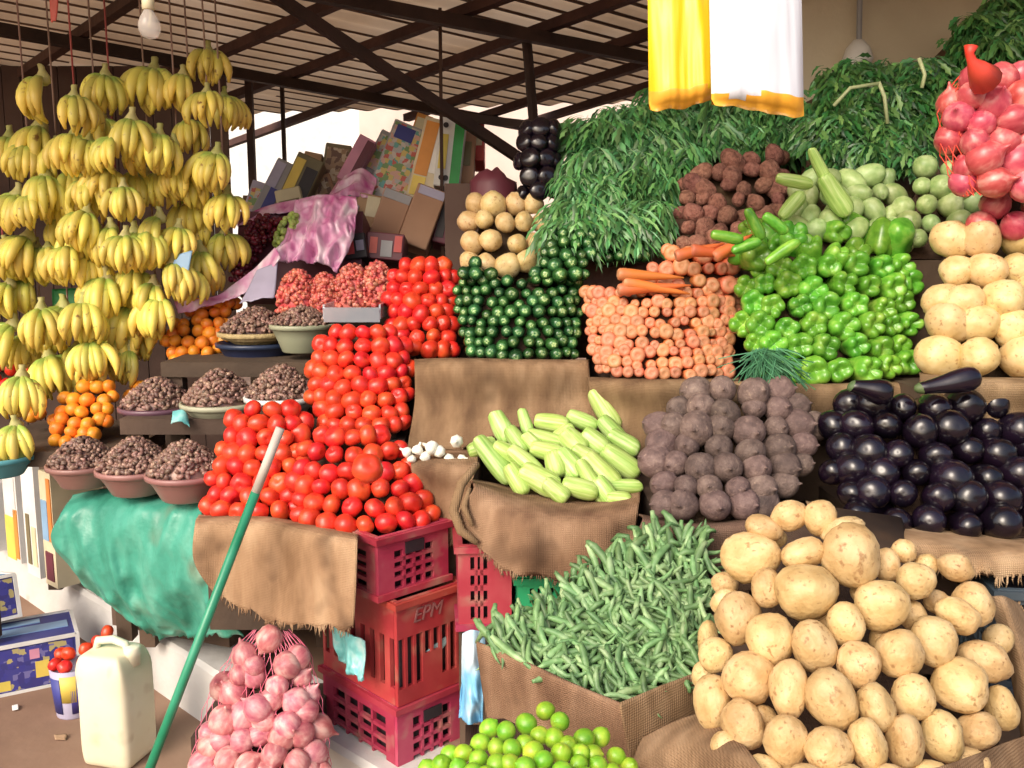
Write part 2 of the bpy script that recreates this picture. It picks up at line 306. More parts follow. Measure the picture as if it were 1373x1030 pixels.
kind('aubergine', 'aubergine', 'aubergine', [], [aub_mesh(i) for i in range(4)])
def zuc_mesh(i):
    pr = [(.2, -3.5), (.4, -3.3), (.47, -2.5), (.5, -1.2), (.5, -.2), (.47, .15), (.38, .36), (.24, .47), (.12, .51), (.08, .50)]
    return mk('courgette', lathe(pr, 12, lambda v, q, k: Vector((v.x*(1+.03*math.cos(5*q)) + .05*math.sin(i*2)*v.z, v.y*(1+.03*math.cos(5*q)), v.z))), 'zucchini')
kind('zucchini', 'courgette', 'courgette', [], [zuc_mesh(i) for i in range(3)])
def car_mesh(i):
    b = [0, .05, -.03][i % 3]
    pr = [(.06, -4.2), (.2, -3.2), (.36, -1.8), (.46, -.6), (.5, .1), (.49, .3), (.43, .41), (.3, .46), (.16, .46), (.12, .43), (.05, .44)]
    return mk('carrot', lathe(pr, 14, lambda v, q, k: wob(Vector((v.x + b*v.z*.4, v.y, v.z)), .05, 3, i*3)), 'carrot')
kind('carrot', 'carrot', 'carrot', [], [car_mesh(i) for i in range(4)])
def pep_mesh(i):
    lob = [4, 4, 3, 5, 4][i % 5]
    pr = [(.1, -.95), (.3, -.92), (.44, -.75), (.47, -.4), (.5, 0), (.5, .2), (.46, .36), (.36, .46), (.24, .45), (.13, .30), (.04, .24)]
    def fn(v, q, k):
        t = max(0, min(1, (v.z+.6)/1.0))
        g = abs(math.cos(lob*q/2 + i))**.45
        s_ = 1 - (.06 + .20*t)*(1-g)
        return wob(Vector((v.x*s_, v.y*s_, v.z - .20*(1-g)*t*(1 if math.hypot(v.x, v.y) > .2 else .5))), .1, 2, i*6)
    return mk('green_pepper', lathe(pr, 24, fn), 'pepper')
kind('pepper', 'green_pepper', 'pepper', [], [pep_mesh(i) for i in range(5)])
def sq_mesh(i):     # long axis X after rotation in the caller: here along Z, length 1 and diameter 1, the caller scales
    pr = [(.10, -.5), (.26, -.485), (.36, -.44), (.42, -.34), (.46, -.18), (.49, 0), (.5, .16), (.48, .3), (.41, .41), (.26, .48), (.1, .5)]
    c = .16 if i % 2 else .07
    return mk('marrow', lathe(pr, 20, lambda v, q, k: wob(Vector((v.x*(1+.03*math.cos(10*q)) + c*(4*v.z*v.z-.4), v.y*(1+.03*math.cos(10*q)), v.z)), .08, 2, i*3)), 'squash')
kind('squash', 'marrow', 'marrow', [], [sq_mesh(i) for i in range(4)])
def chilli_mesh(i):
    me = sq_mesh(i).copy(); me.name = 'green_chilli'; me.materials.clear(); me.materials.append(M['pepper']); return me
kind('chilli', 'green_chilli', 'chilli', [], [chilli_mesh(i) for i in range(2)])
def gs_mesh(i):
    pr = sph(9, 1.05); pr = pr[:-1] + [(.1, .49), (.06, .47), (.03, .50)]
    return mk('green_gourd', lathe(pr, 14, lambda v, q, k: wob(v, .1, 1.7, i*3)), 'gsquash')
kind('gsquash', 'green_gourd', 'gourd', [], [gs_mesh(i) for i in range(4)])
def on_mesh(i, m_):
    pr = [(.05, -.5), (.14, -.47), (.3, -.42), (.43, -.28), (.5, -.05), (.47, .15), (.36, .32), (.2, .43), (.09, .52), (.05, .62), (.03, .70)]
    return mk('onion', lathe(pr, 16, lambda v, q, k: wob(Vector((v.x*(1+.015*math.cos(9*q)), v.y*(1+.015*math.cos(9*q)), v.z)), .1, 1.8, i*3)), m_)
kind('onion', 'onion', 'onion', [], [on_mesh(i, 'onion') for i in range(4)])
kind('red_onion', 'red_onion', 'onion', [], [on_mesh(i+7, 'red_onion') for i in range(4)])
def lime_mesh(i):
    pr = sph(9, 1.06); pr = pr[:-1] + [(.09, .53), (.06, .57), (.02, .585)]
    return mk('lime', lathe(pr, 16, lambda v, q, k: wob(v, .06, 1.7, i*3)), 'lime')
kind('lime', 'lime', 'lime', [], [lime_mesh(i) for i in range(4)])
def or_mesh(i):
    pr = sph(8, .92)
    def fn(v, q, k):
        rr = math.hypot(v.x, v.y)
        if v.z > 0: v.z -= .05*math.exp(-(rr/.1)**2)
        return wob(v, .04, 2, i)
    return mk('orange', lathe(pr, 12, fn), 'orange')
kind('orange', 'orange', 'orange', [], [or_mesh(i) for i in range(3)])
def okra_vf(i, L=1., r=.07, n=6):
    mb = MB(); c = [.16, -.1, .25, .02, .3][i % 5]
    pts = [Vector((L*(t-.5), c*(4*(t-.5)**2-.4)*L, .05*math.sin(t*5+i))) for t in (0, .06, .14, .35, .6, .8, .93, 1)]
    mb.tube(pts, r*L, n, [.62, .66, 1.0, 1.02, .86, .62, .3, .06])
    return mb.v, mb.f
kind('okra', 'okra_pod', 'okra', [], [mk('okra_pod', okra_vf(i), 'okra') for i in range(5)])
kind('garlic', 'garlic_bulb', 'garlic', [], [mk('garlic_bulb', lathe([(.1, -.42), (.38, -.38), (.5, -.15), (.46, .1), (.28, .3), (.12, .42), (.09, .7)], 14, lambda v, q, k: Vector((v.x*(1+.06*math.cos(7*q)), v.y*(1+.06*math.cos(7*q)), v.z))), 'garlic')])

ORD = 'first second third fourth fifth sixth seventh eighth ninth tenth eleventh twelfth thirteenth fourteenth fifteenth sixteenth seventeenth eighteenth nineteenth twentieth'.split() + ['twenty-'+o for o in 'first second third fourth fifth sixth seventh eighth ninth'.split()] + ['thirtieth'] + ['thirty-'+o for o in 'first second third fourth fifth sixth seventh eighth ninth'.split()]
def item(key, pos, xax, zax, scale, label, group, name=None):
    k = KIND[key]
    o = link(name or k['name'], random.choice(k['meshes']))
    z = Vector(zax).normalized(); x = Vector(xax); x = (x - z*x.dot(z))
    x = x.normalized() if x.length > 1e-4 else z.orthogonal().normalized()
    y = z.cross(x)
    m3 = Matrix((x, y, z)).transposed()
    s_ = scale if hasattr(scale, '__len__') else (scale,)*3
    o.matrix_world = Matrix.Translation(pos) @ m3.to_4x4() @ Matrix.Diagonal((*s_, 1))
    return tag(o, label, k['cat'], group)
def rand_dir(bias=None, b=0):
    v = Vector((random.gauss(0, 1), random.gauss(0, 1), random.gauss(0, 1))).normalized()
    return (v + Vector(bias)*b).normalized() if bias is not None else v
def lerp_outline(ol, py):
    ol = sorted(ol, key=lambda o: -o[0])
    for a, b in zip(ol, ol[1:]):
        if a[0] >= py >= b[0]:
            t = (a[0]-py)/max(1e-6, a[0]-b[0])
            return a[1]+(b[1]-a[1])*t, a[2]+(b[2]-a[2])*t
    return ol[-1][1:3] if py < ol[-1][0] else ol[0][1:3]
class Surf:
    """front of a stack of goods: pixel outline of the photo set at its own depth Yb, leaning back by lean to its top and
    curving away towards its sides like the front of a drum"""
    def __init__(s, ol, Yb, lean, k=.8, thm=R(70)):
        s.ol, s.Yb, s.lean, s.k, s.thm = ol, Yb, lean, k, thm
        s.y0 = max(o[0] for o in ol); s.y1 = min(o[0] for o in ol)
    def at(s, py, th, inset=0, pad=0):
        t = (s.y0-py)/max(1, s.y0-s.y1)
        xl, xr = lerp_outline(s.ol, py); xl += pad; xr -= pad
        Yr = s.Yb + s.lean*t
        cx, hw = (xl+xr)/2, max(1, (xr-xl)/2)
        W = hw*Yr/F
        z = P(cx, py, Yr).z
        Y = Yr + s.k*W*(1-math.cos(th))/math.sin(s.thm) + inset
        px = cx + hw*math.sin(th)/math.sin(s.thm)
        p = P(px, py, Y)
        return Vector((p.x, p.y, z)), W
def core(s, d, what, m_='burlap_gap_shade', back=.28):  # added filler behind the goods, toned dark so gaps read as shade
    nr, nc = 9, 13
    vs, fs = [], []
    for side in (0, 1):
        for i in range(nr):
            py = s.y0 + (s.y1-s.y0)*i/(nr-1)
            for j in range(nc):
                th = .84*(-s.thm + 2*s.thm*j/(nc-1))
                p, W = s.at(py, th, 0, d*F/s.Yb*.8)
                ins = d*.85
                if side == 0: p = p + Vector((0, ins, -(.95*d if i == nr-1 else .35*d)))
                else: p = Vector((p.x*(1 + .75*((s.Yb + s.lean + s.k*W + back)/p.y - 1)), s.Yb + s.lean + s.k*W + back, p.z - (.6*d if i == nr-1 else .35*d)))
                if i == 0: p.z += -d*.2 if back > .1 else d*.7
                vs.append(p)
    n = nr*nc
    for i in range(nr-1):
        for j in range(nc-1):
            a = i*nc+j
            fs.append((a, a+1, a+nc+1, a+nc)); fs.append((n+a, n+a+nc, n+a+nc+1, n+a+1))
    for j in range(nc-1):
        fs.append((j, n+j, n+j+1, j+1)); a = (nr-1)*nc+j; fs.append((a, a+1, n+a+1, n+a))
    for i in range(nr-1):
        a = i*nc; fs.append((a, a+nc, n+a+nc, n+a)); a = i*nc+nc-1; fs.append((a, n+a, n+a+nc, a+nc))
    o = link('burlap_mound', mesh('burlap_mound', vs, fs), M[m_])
    tag(o, 'sacking mound coloured as shade between the %s' % what, 'sacking')
def stand(s, d, what, h=.3, depth=.55):
    xs = [s.at(s.y0, th)[0] for th in (-s.thm, 0, s.thm)]
    z = xs[1].z - d*.62; x0, x1 = xs[0].x + .02, xs[2].x - .02
    y0, y1 = max(xs[0].y, xs[2].y)*.35 + xs[1].y*.65 + .035, s.Yb + s.lean + depth
    mb = MB(); mb.box(((x0+x1)/2, (y0+y1)/2, z-h/2), (x1-x0, y1-y0, h))
    tag(mb.build('wooden_stand', M['wood']), 'dark wooden stand under the %s' % what, 'stand')
def heap(key, ol, d, Yb, lean, what, look, group, k=.8, thm=R(68), hs=1.0, vs=.9, face=1, jit=.06, sz=.1, zs=1., tilt=.15, mound=True, std=True, grow=1.15):
    s = Surf(ol, Yb, lean, k, thm)
    step = d*vs*F/Yb; rp = d*F/Yb*.5
    n_rows = max(1, int(round((s.y0 - s.y1 - rp*1.7)/step)) + 1)
    for i in range(n_rows):
        py = s.y0 - rp*.9 - i*step*(s.y0-s.y1-rp*1.6)/max(1, (n_rows-1)*step) if n_rows > 1 else s.y0 - rp
        _, W = s.at(py, 0, 0, rp)
        nb_ = max(1, int(round(2*W*thm/math.sin(thm)/(d*hs)*(.62+.38*k)))); n = nb_ + 1 - i % 2
        row = 'bottom row' if i == 0 else ('top row' if i == n_rows-1 else '%s row up' % ORD[i])
        for j in range(n):
            th = -thm + (j + (.5 if i % 2 else 0))*2*thm/nb_ + rnd(-1, 1)*jit*thm*2/nb_
            pyj = py + rnd(-1, 1)*jit*step*1.5
            p, _ = s.at(pyj, th, rnd(-1, 1)*jit*d*1.6, rp)
            t = i/max(1, n_rows-1)
            nrm = Vector((math.sin(th)*.8, -math.cos(th), tilt + .5*tilt*t))
            dd = d*grow*(1 + rnd(-sz, sz))
            if face == 1: z = (nrm + rand_dir()*.14).normalized()
            elif face == 2: z = (Vector((nrm.x*.35, -1, tilt*.6)) + rand_dir()*.07).normalized()
            else: z = rand_dir(nrm, .25)
            sc_ = (dd, dd*rnd(.94, 1.06), dd*zs)
            where = 'the only one' if n == 1 else '%s from left' % ORD[j] if j < n-1 else 'last from left'
            item(key, p, rand_dir(), z, sc_, '%s, %s in %s of %s' % (look, where, row, what), group)
    if mound: core(s, d, what, back=.28 if std else .02)
    if std: stand(s, d, what)
    return s
def patch(px, py, Y, w_, h_): return px2m(w_, Y), px2m(h_, Y)

# ------------------------------------------------------------------ cloth sheets
def cr(p0, p1, p2, p3, t):
    return .5*((2*p1) + (p2-p0)*t + (2*p0-5*p1+4*p2-p3)*t*t + (3*p1-p0-3*p2+p3)*t*t*t)
def spline(pts, n):
    pts = [Vector(p) for p in pts]; out = []
    for i in range(n):
        u = i/(n-1)*(len(pts)-1); k = min(int(u), len(pts)-2); t = u-k
        out.append(cr(pts[max(k-1, 0)], pts[k], pts[k+1], pts[min(k+2, len(pts)-1)], t))
    return out
def sheet(name, rows, mat_, label=None, cat='cloth', nu=40, nv=24, amp=.012, fs=9, stretch=(1, 1, .35), hem=.006, thick=.004, seed=0, fringe=0, parent=None, group=None, ridge=False):
    g = [spline(r, nu) for r in rows]
    cols = [spline([g[i][j] for i in range(len(g))], nv) for j in range(nu)]
    vs, fc = [], []
    for i in range(nv):
        for j in range(nu):
            p = cols[j][i]
            q = Vector((p.x*stretch[0], p.y*stretch[1], p.z*stretch[2]))*fs + Vector((seed, 0, seed*2))
            a = amp*(.3 + .7*i/(nv-1))
            n1, n2 = noise.noise(q), noise.noise(q*2.3)
            if ridge: n1, n2 = .45 - 1.6*abs(n1), .4 - 1.5*abs(n2)
            p = p + Vector((0, -1, .15))*(n1*a + n2*a*.45) + Vector((1, 0, 0))*noise.noise(q+Vector((9, 9, 9)))*a*.3
            if i == nv-1: p = p + Vector((0, 0, 1))*(rnd(-hem, hem)*.5 + hem*2.2*noise.noise(Vector((p.x*22, p.y*22, seed))))
            vs.append(p)
    for i in range(nv-1):
        for j in range(nu-1):
            a = i*nu+j; fc.append((a, a+1, a+nu+1, a+nu))
    for _ in range(fringe):
        j = random.randrange(nu-1); a = vs[(nv-1)*nu+j].lerp(vs[(nv-1)*nu+j+1], rnd(.1, .9)); l_ = rnd(.006, .024); dx = Vector((rnd(-.006, .006), rnd(-.004, .002), -l_))
        b_ = len(vs); w_ = Vector((.0009, 0, 0)); vs += [a - w_ + Vector((0, 0, .004)), a + w_ + Vector((0, 0, .004)), a + w_ + dx*.5, a - w_ + dx*.5, a + dx + Vector((rnd(-.004, .004), 0, 0))]
        fc += [(b_, b_+1, b_+2, b_+3), (b_+3, b_+2, b_+4)]
    o = link(name, mesh(name, vs, fc), mat_ if not isinstance(mat_, str) else M[mat_], parent)
    md = o.modifiers.new('thickness', 'SOLIDIFY'); md.thickness = thick; md.offset = 0
    if label: tag(o, label, cat, group)
    return o
def L_(*a): return [P(*q) for q in a]

# ================================================================== SETTING
g = MB(); g.add([(-400, -400, 0), (400, -400, 0), (400, 400, 0), (-400, 400, 0)], [(0, 1, 2, 3)])
tag(g.build('ground', M['ground']), kind='structure')
# raised white ledge on which the stall stands, running back to the left
def gpt(px, py, z=0):
    d = FWD + RT*((px-CX)/F) + UP*((CY-py)/F); return CAM + d*((z-CAMZ)/d.z)
LH = .19
e1, e2 = gpt(-60, 688, LH), gpt(290, 903, LH)
ld = (e2-e1).normalized(); ln = Vector((-ld.y, ld.x, 0)); 
if ln.y < 0: ln = -ln
e0, e3 = e1 - ld*4, e2 + ld*1.6
g = MB()
vs = []
N_ = 60
for i in range(N_+1):
    p = e0.lerp(e3, i/N_)
    wv = .006*noise.noise(p*6)
    for q, z in ((p - ln*.012, 0), (p + ln*wv, LH-.014), (p + ln*(.014+wv), LH), (p + ln*.2, LH), (p+ln*6, LH)): vs.append((q.x, q.y, z))
fs = [(i*5+k, i*5+k+1, (i+1)*5+k+1, (i+1)*5+k) for i in range(N_) for k in range(4)]
g.add(vs, fs)
o = g.build('pavement_ledge', M['ledge'], smooth=False); tag(o, kind='structure')
o.data.materials.append(M['ground'])
for i_, p_ in enumerate(o.data.polygons): p_.material_index = 1 if i_ % 4 == 3 else 0

# roof: corrugated sheets on purlins, sinking a little towards the back
def roofz(Y): return 2.84 - .09*Y
RN = Vector((0, .09, 1)).normalized()
def rpt(px, py, drop=0):
    d = FWD + RT*((px-CX)/F) + UP*((CY-py)/F)
    t = (2.84 - drop - CAMZ)/(d.z + .09*d.y); return CAM + d*t
bd = (rpt(606, 137) - rpt(865, 47)).normalized()      # along a purlin
cd = RN.cross(bd).normalized()                         # along the corrugations
if cd.y < 0: cd = -cd
Rroot = empty('shed_roof', (0, 3, 2.6), 'brown rusty corrugated roof over the whole market stall', 'roof')
def toroot(o): o.matrix_parent_inverse = Matrix.Translation(Rroot.location).inverted(); return o
mb = MB(); per = .13; n = 170
org = rpt(700, 60)
vs, fs = [], []
for i in range(n*8+1):
    u = (i/8 - n*.55)*per
    h = .009*math.sin(i*math.pi/4)
    for v in (-6.2, -4.6, -3, -2.2, -1.6, -1, -.5, 0, .5, 1, 1.5, 2.2, 3.4):
        p = org - bd*u + cd*v + RN*(h+.02)
        # front cut back out of view to admit light; rear along the far purlin
        vs.append(p)
k = 13
for i in range(n*8):
    for j in range(k-1):
        a = i*k+j; fs.append((a, a+1, a+k+1, a+k))
me = mesh('roof_sheet', vs, fs, False)
bm = bmesh.new(); bm.from_mesh(me)
def cut(co, no):
    bmesh.ops.bisect_plane(bm, geom=bm.verts[:]+bm.edges[:]+bm.faces[:], plane_co=co, plane_no=no, clear_outer=True)
cut(Vector((0, 2.0, 0)), Vector((0, -1, 0)))
far = [rpt(300, 203, 0), rpt(560, 152), rpt(700, 160), rpt(885, 150)]
cut(rpt(560, 150), Vector((.12, 1, 0)).normalized())
cut(Vector((-5.5, 0, 0)), Vector((-1, 0, 0))); cut(Vector((5, 0, 0)), Vector((1, 0, 0)))
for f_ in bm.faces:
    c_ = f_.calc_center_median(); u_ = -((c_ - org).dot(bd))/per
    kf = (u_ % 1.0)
    if kf < .38 and noise.noise(Vector((round(u_)*3.7, (c_-org).dot(cd)*.5, 1))) > -.42: f_.material_index = 1  # bands along the ribs carry painted shading and rust
bm.to_mesh(me); bm.free()
me.materials.append(M['roof']); me.materials.append(M['roof_rust_shade'])
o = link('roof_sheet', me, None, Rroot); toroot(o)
def beam(name, a, b, wd, ht, m_, ext=(0, 0), parent=Rroot):
    a, b = Vector(a), Vector(b); d = (b-a).normalized(); a = a - d*ext[0]; b = b + d*ext[1]
    x = d; y = Vector((0, 0, 1)).cross(x); y = y.normalized() if y.length > .01 else Vector((0, 1, 0)); z = x.cross(y)
    Mx = Matrix((x, y, z)).transposed().to_4x4(); Mx.translation = (a+b)/2
    mb = MB(); mb.box((0, 0, 0), ((b-a).length, wd, ht), Mx)
    o = mb.build(name, M[m_], parent)
    if parent is Rroot: toroot(o)
    return o
for (a, b, e) in (((428, 149), (705, 47), (1.6, 1.6)), ((402, 96), (664, 0), (1.5, 1)), ((606, 137), (865, 47), (.5, 1.8)), ((650, 155), (865, 85), (.3, 1.5)), ((735, 157), (865, 117), (.3, 1.5)), ((306, 67), (400, 26), (1.5, 1.2)), ((68, 73), (163, 9), (2, 1.2)), ((836, 157), (900, 140), (.3, .8))):
    beam('purlin', rpt(*a, .035), rpt(*b, .035), .045, .042, 'purlin', e)
for (a, b, e) in (((463, 0), (865, 78), (1, 1)), ((306, 96), (700, 169), (1.6, 1.2))):
    beam('rafter', rpt(*a, .085), rpt(*b, .085), .045, .05, 'beam', e)
beam('brace', P(340, -25, 3.5), P(690, 208, 4.1), .036, .042, 'beam', (.5, .02))
beam('brace', P(590, 154, 4.25), P(905, 190, 4.3), .03, .035, 'beam')
# slim posts that carry the roof
def post(px, y0, Y, wd, label, name='roof_post', m_='beam'):
    a = P(px, y0, Y); o = beam(name, (a.x, Y, 0), (a.x, Y, roofz(Y)), wd, wd, m_, parent=None)
    tag(o, label, 'post'); return o
post(337, 200, 5.0, .035, 'thicker brown roof post right of the bananas against the bright sky')
post(381, 200, 5.2, .02, 'thin brown pole against the bright sky beside the thicker post')
post(592, 200, 4.05, .014, 'thin dark pole running down in front of the printed cartons', m_='purlin')
a = rpt(706, 52, .06); b = P(716, 170, a.y)
mb = MB(); mb.tube([a, b], .022, 8); tag(mb.build('hanger_rod', M['beam']), 'dark rod hanging from the purlin above the aubergine net', 'rod')
# walls
def wallbox(name, x0, x1, y0, y1, z0, z1, m_, label):
    mb = MB(); mb.box(((x0+x1)/2, (y0+y1)/2, (z0+z1)/2), (x1-x0, y1-y0, z1-z0)); tag(mb.build(name, M[m_]), label, 'wall')
WX = P(985, 100, 3.75).x
wallbox('back_wall', WX, 5.2, 3.75, 3.9, 0, roofz(3.8)-.03, 'wall', 'beige plastered wall behind the leafy greens')
mb = MB()
x0, x1, Yw = P(-520, 300, 4.9).x, P(312, 300, 4.9).x, 4.9
nb = 34
for i in range(nb):
    a = x0 + (x1-x0)*i/nb; wdt = (x1-x0)/nb
    mb.box((a+wdt/2, Yw + .008*noise.noise(Vector((i*3.3, 0, 0))), (roofz(Yw)+.1)/2), (wdt-.006, .02, roofz(Yw)-.1))
tag(mb.build('board_wall', M['sidewall']), 'dark board wall behind the hanging bananas', 'wall')
r_ = empty('white_backdrop', (-4, 15, 0), 'added sky-white building far behind the stall with a pinkish part', 'backdrop')  # made-up walls that fill the gap with overexposed sky white
for nm, x0, x1, y0, z1, m_ in (('wall', -14, -2.35, 15, 5.2, 'c_white'), ('wall', -2.34, 6, 14.7, 5.0, 'far_pink'), ('parapet', -14.1, -2.3, 14.9, 5.4, 'c_white')):
    mb = MB(); mb.box(((x0+x1)/2+4, y0-15 + (1.5 if nm == 'wall' else 0), (z1/2 if nm == 'wall' else 5.3)), (x1-x0, 3 if nm == 'wall' else .2, z1 if nm == 'wall' else .2)); mb.build(nm, M[m_], r_)
# pipe and lamp on the beige wall
Yp = 3.70
root = empty('wall_lamp', P(1152, 70, Yp), 'white lamp holder on a vertical cable on the beige wall', 'lamp')
def addp(o): o.matrix_parent_inverse = Matrix.Translation(o.parent.location).inverted(); return o
mb = MB(); mb.tube([P(1153, -10, Yp), P(1152, 40, Yp), P(1151, 108, Yp)], .011, 8); addp(mb.build('cable', M['grey'] if 'grey' in M else M['c_grey'], root))
vs, fs = lathe([(.015, -.06), (.045, -.05), (.058, -.01), (.045, .03), (.02, .06)], 14)
c0 = P(1150, 76, Yp-.02); addp(link('lamp_globe', mesh('lamp_globe', [v+c0 for v in vs], fs), M['c_white'], root))
# hanging bulb at the upper left
Yb_ = 2.5; c0 = P(200, 30, Yb_)
root = empty('hanging_bulb', c0, 'clear glass light bulb hanging from a wire above the bananas', 'light bulb')
vs, fs = lathe([(.006, -.041), (.02, -.036), (.027, -.02), (.028, -.005), (.022, .012), (.014, .026), (.012, .03)], 16)
addp(link('glass_bulb', mesh('glass_bulb', [v+c0 for v in vs], fs), M['glass'], root))
vs, fs = lathe([(.012, .03), (.016, .032), (.016, .06), (.008, .066)], 12)
addp(link('socket', mesh('socket', [v+c0 for v in vs], fs), M['c_cream'], root))
mb = MB(); mb.tube([c0+Vector((0, 0, .064)), (c0.x, c0.y, roofz(Yb_))], .003, 5); addp(mb.build('wire', M['c_dark'], root))
mb = MB(); mb.tube([c0+Vector((0, 0, -.012)), c0+Vector((.006, 0, .02)), c0+Vector((0, 0, .032))], .003, 5); addp(mb.build('filament', M['c_cream'], root))

# ================================================================== BANANAS
def banana_mesh(i):
    L, n, seg = .165, 8, 9
    th0, th1 = R(-18+4*i), R(-112-5*i)
    pts, p = [], Vector((0, 0, 0))
    for k in range(seg+1):
        pts.append(p.copy()); a = th0 + (th1-th0)*k/seg
        p = p + Vector((math.cos(a), 0, math.sin(a)))*L/seg*(.7 if k == 0 else 1)
    mb = MB(); mb.tube(pts, .0175, n, [.38, .5, .85, 1, 1.04, 1.04, 1, .85, .5, .26])
    me = mesh('banana', mb.v, mb.f); me.materials.append(M['banana']); return me
BAN = [banana_mesh(i) for i in range(3)]
STALK = mesh('stalk', *lathe([(.012, -.02), (.022, -.012), (.024, .006), (.015, .018), (.010, .03), (.011, .042)], 9, lambda v, q, k: wob(v, .3, 40, 1))); STALK.materials.append(M['stalk'])
ban_places = {}
def hand(px, py, size=64, Y=3.5, n=7, yaw=0, tiltx=0, label='', group='banana hands hung on strings'):
    p = P(px, py - size*.5, Y)
    r = empty('banana_hand', p, label, 'bananas', group)
    k = size*Y/F/.160
    r.scale = (k, k, k); r.rotation_euler = (tiltx, rnd(-.12, .12), yaw)
    s_ = link('stalk', STALK, parent=r)
    for j in range(n):
        a = -math.pi/2 + (j-(n-1)/2)*(R(125)/max(n-1, 1)) + rnd(-.06, .06)
        b = link('banana', random.choice(BAN), parent=r)
        b.location = Vector((math.cos(a)*.012, math.sin(a)*.012, rnd(-.004, .004)))
        q = rnd(.9, 1.08)
        b.rotation_euler = (rnd(-.12, .12), rnd(-.1, .22), a); b.scale = (q, q, q)
    for j in range(max(2, n-4)):
        a = -math.pi/2 + (j-(n-5)/2)*(R(110)/max(n-4, 1)) + rnd(-.1, .1)
        b = link('banana', random.choice(BAN), parent=r)
        b.location = Vector((math.cos(a)*.004, math.sin(a)*.004, -.012)); b.rotation_euler = (rnd(-.12, .12), rnd(.3, .5), a); b.scale = (.92, .92, .92)
HROWS = [
 [(58,138,72),(100,160,60),(142,130,64),(207,130,70),(246,130,58),(280,97,60),(278,152,56),(301,156,52)],
 [(14,213,66),(54,203,72),(100,214,62),(138,190,62),(177,192,62),(214,212,60),(252,190,56)],
 [(24,292,68),(62,268,62),(95,263,64),(122,268,58),(147,258,60),(180,262,58),(214,260,62),(236,250,56),(291,236,62)],
 [(84,318,56),(116,318,62),(150,336,60),(215,320,60),(263,300,66),(305,292,60),(182,342,62)],
 [(8,358,64),(38,352,72),(66,362,62),(92,362,62),(118,374,58),(240,345,52),(302,342,60)],
 [(14,408,62),(36,402,56),(142,406,66),(184,394,72),(232,382,56),(268,374,60)],
 [(18,468,68),(56,446,68),(86,444,66),(112,440,66),(176,446,70),(214,432,64)],
 [(67,512,70),(104,494,62),(124,490,60),(156,482,64),(190,468,58)]]
rown = ['top row', 'second row', 'third row', 'fourth row', 'fifth row', 'sixth row', 'seventh row', 'lowest row']
for i, row in enumerate(HROWS):
    rr = sorted(row)
    rr = sorted(rr + [((a[0]+b[0])/2 + rnd(-4, 4), (a[1]+b[1])/2 + rnd(6, 24), 58) for a, b in zip(rr, rr[1:]) if i > 0 and 26 < b[0]-a[0] < 64])
    for j, (x, y, s_) in enumerate(rr):
        ordn = ORD[j] + ' from left' if j < len(rr)-1 else 'last from left'
        hand(x, y, s_*rnd(.84, .98), 3.35 + .004*abs(x-150)*.3 + rnd(-.14, .14), random.choice((6, 7, 8)), rnd(-1.1, 1.1), rnd(-.22, .12), 'yellow banana hand hung on string, %s in %s of the banana display' % (ordn, rown[i]))
hand(30, 537, 62, 3.1, 7, .2, 0, 'pale yellow banana hand above the green bowl at the left edge')
hand(22, 600, 58, 2.95, 8, -.2, .2, 'greenish yellow banana hand lying in the green bowl')
for i, (px, py, c) in enumerate([(12, 440, 'rope_red'), (58, 480, 'rope'), (95, 480, 'rope'), (122, 470, 'rope_red'), (142, 380, 'rope'), (168, 470, 'rope_red'), (210, 420, 'rope'), (245, 360, 'rope'), (264, 350, 'rope'), (284, 290, 'rope'), (302, 320, 'rope')]):
    Y = 3.56; p = P(px, py, Y)
    mb = MB(); mb.tube([(p.x, Y, roofz(Y)), (p.x+.004, Y, p.z+.4), p], .0035, 5)
    tag(mb.build('hanging_string', M[c]), '%s string, %s from left among those holding the banana hands' % ('red' if c == 'rope_red' else 'brown', ORD[i]), 'string', 'strings holding the bananas')
# red ribbon at the upper left
sheet('red_ribbon', [L_((66, -8, 3.2), (78, -8, 3.2)), L_((67, 14, 3.2), (77, 12, 3.2)), L_((68, 32, 3.2), (74, 30, 3.2))], 'c_red', 'small red ribbon hanging from the roof above the bananas', 'ribbon', nu=5, nv=8, amp=.004)

# ================================================================== UPPER TIER
# courgettes in a notched heap
Z1 = [(483, 628, 778), (440, 608, 783), (400, 604, 786), (372, 612, 788)]
heap('zucchini', Z1, .037, 2.72, .16, 'the courgette heap', 'dark green courgette end', 'courgettes', k=.75, thm=R(62), hs=.98, vs=.84, face=2, jit=.16, sz=.16, grow=1.06)
heap('zucchini', [(374, 612, 672), (346, 622, 650)], .037, 2.86, .04, 'the courgette heap left peak', 'dark courgette end', 'courgettes', k=.5, face=2, jit=.12, sz=.16, std=False)
heap('zucchini', [(374, 708, 790), (335, 724, 800), (308, 735, 800)], .037, 2.86, .1, 'the courgette heap right peak', 'dark courgette end', 'courgettes', k=.5, face=2, jit=.12, sz=.16, std=False)
heap('zucchini', [(352, 795, 872), (312, 790, 868)], .038, 2.98, .06, 'the cluster under the arugula', 'dark courgette end', 'courgettes', k=.4, face=2, jit=.15, sz=.2, std=False)
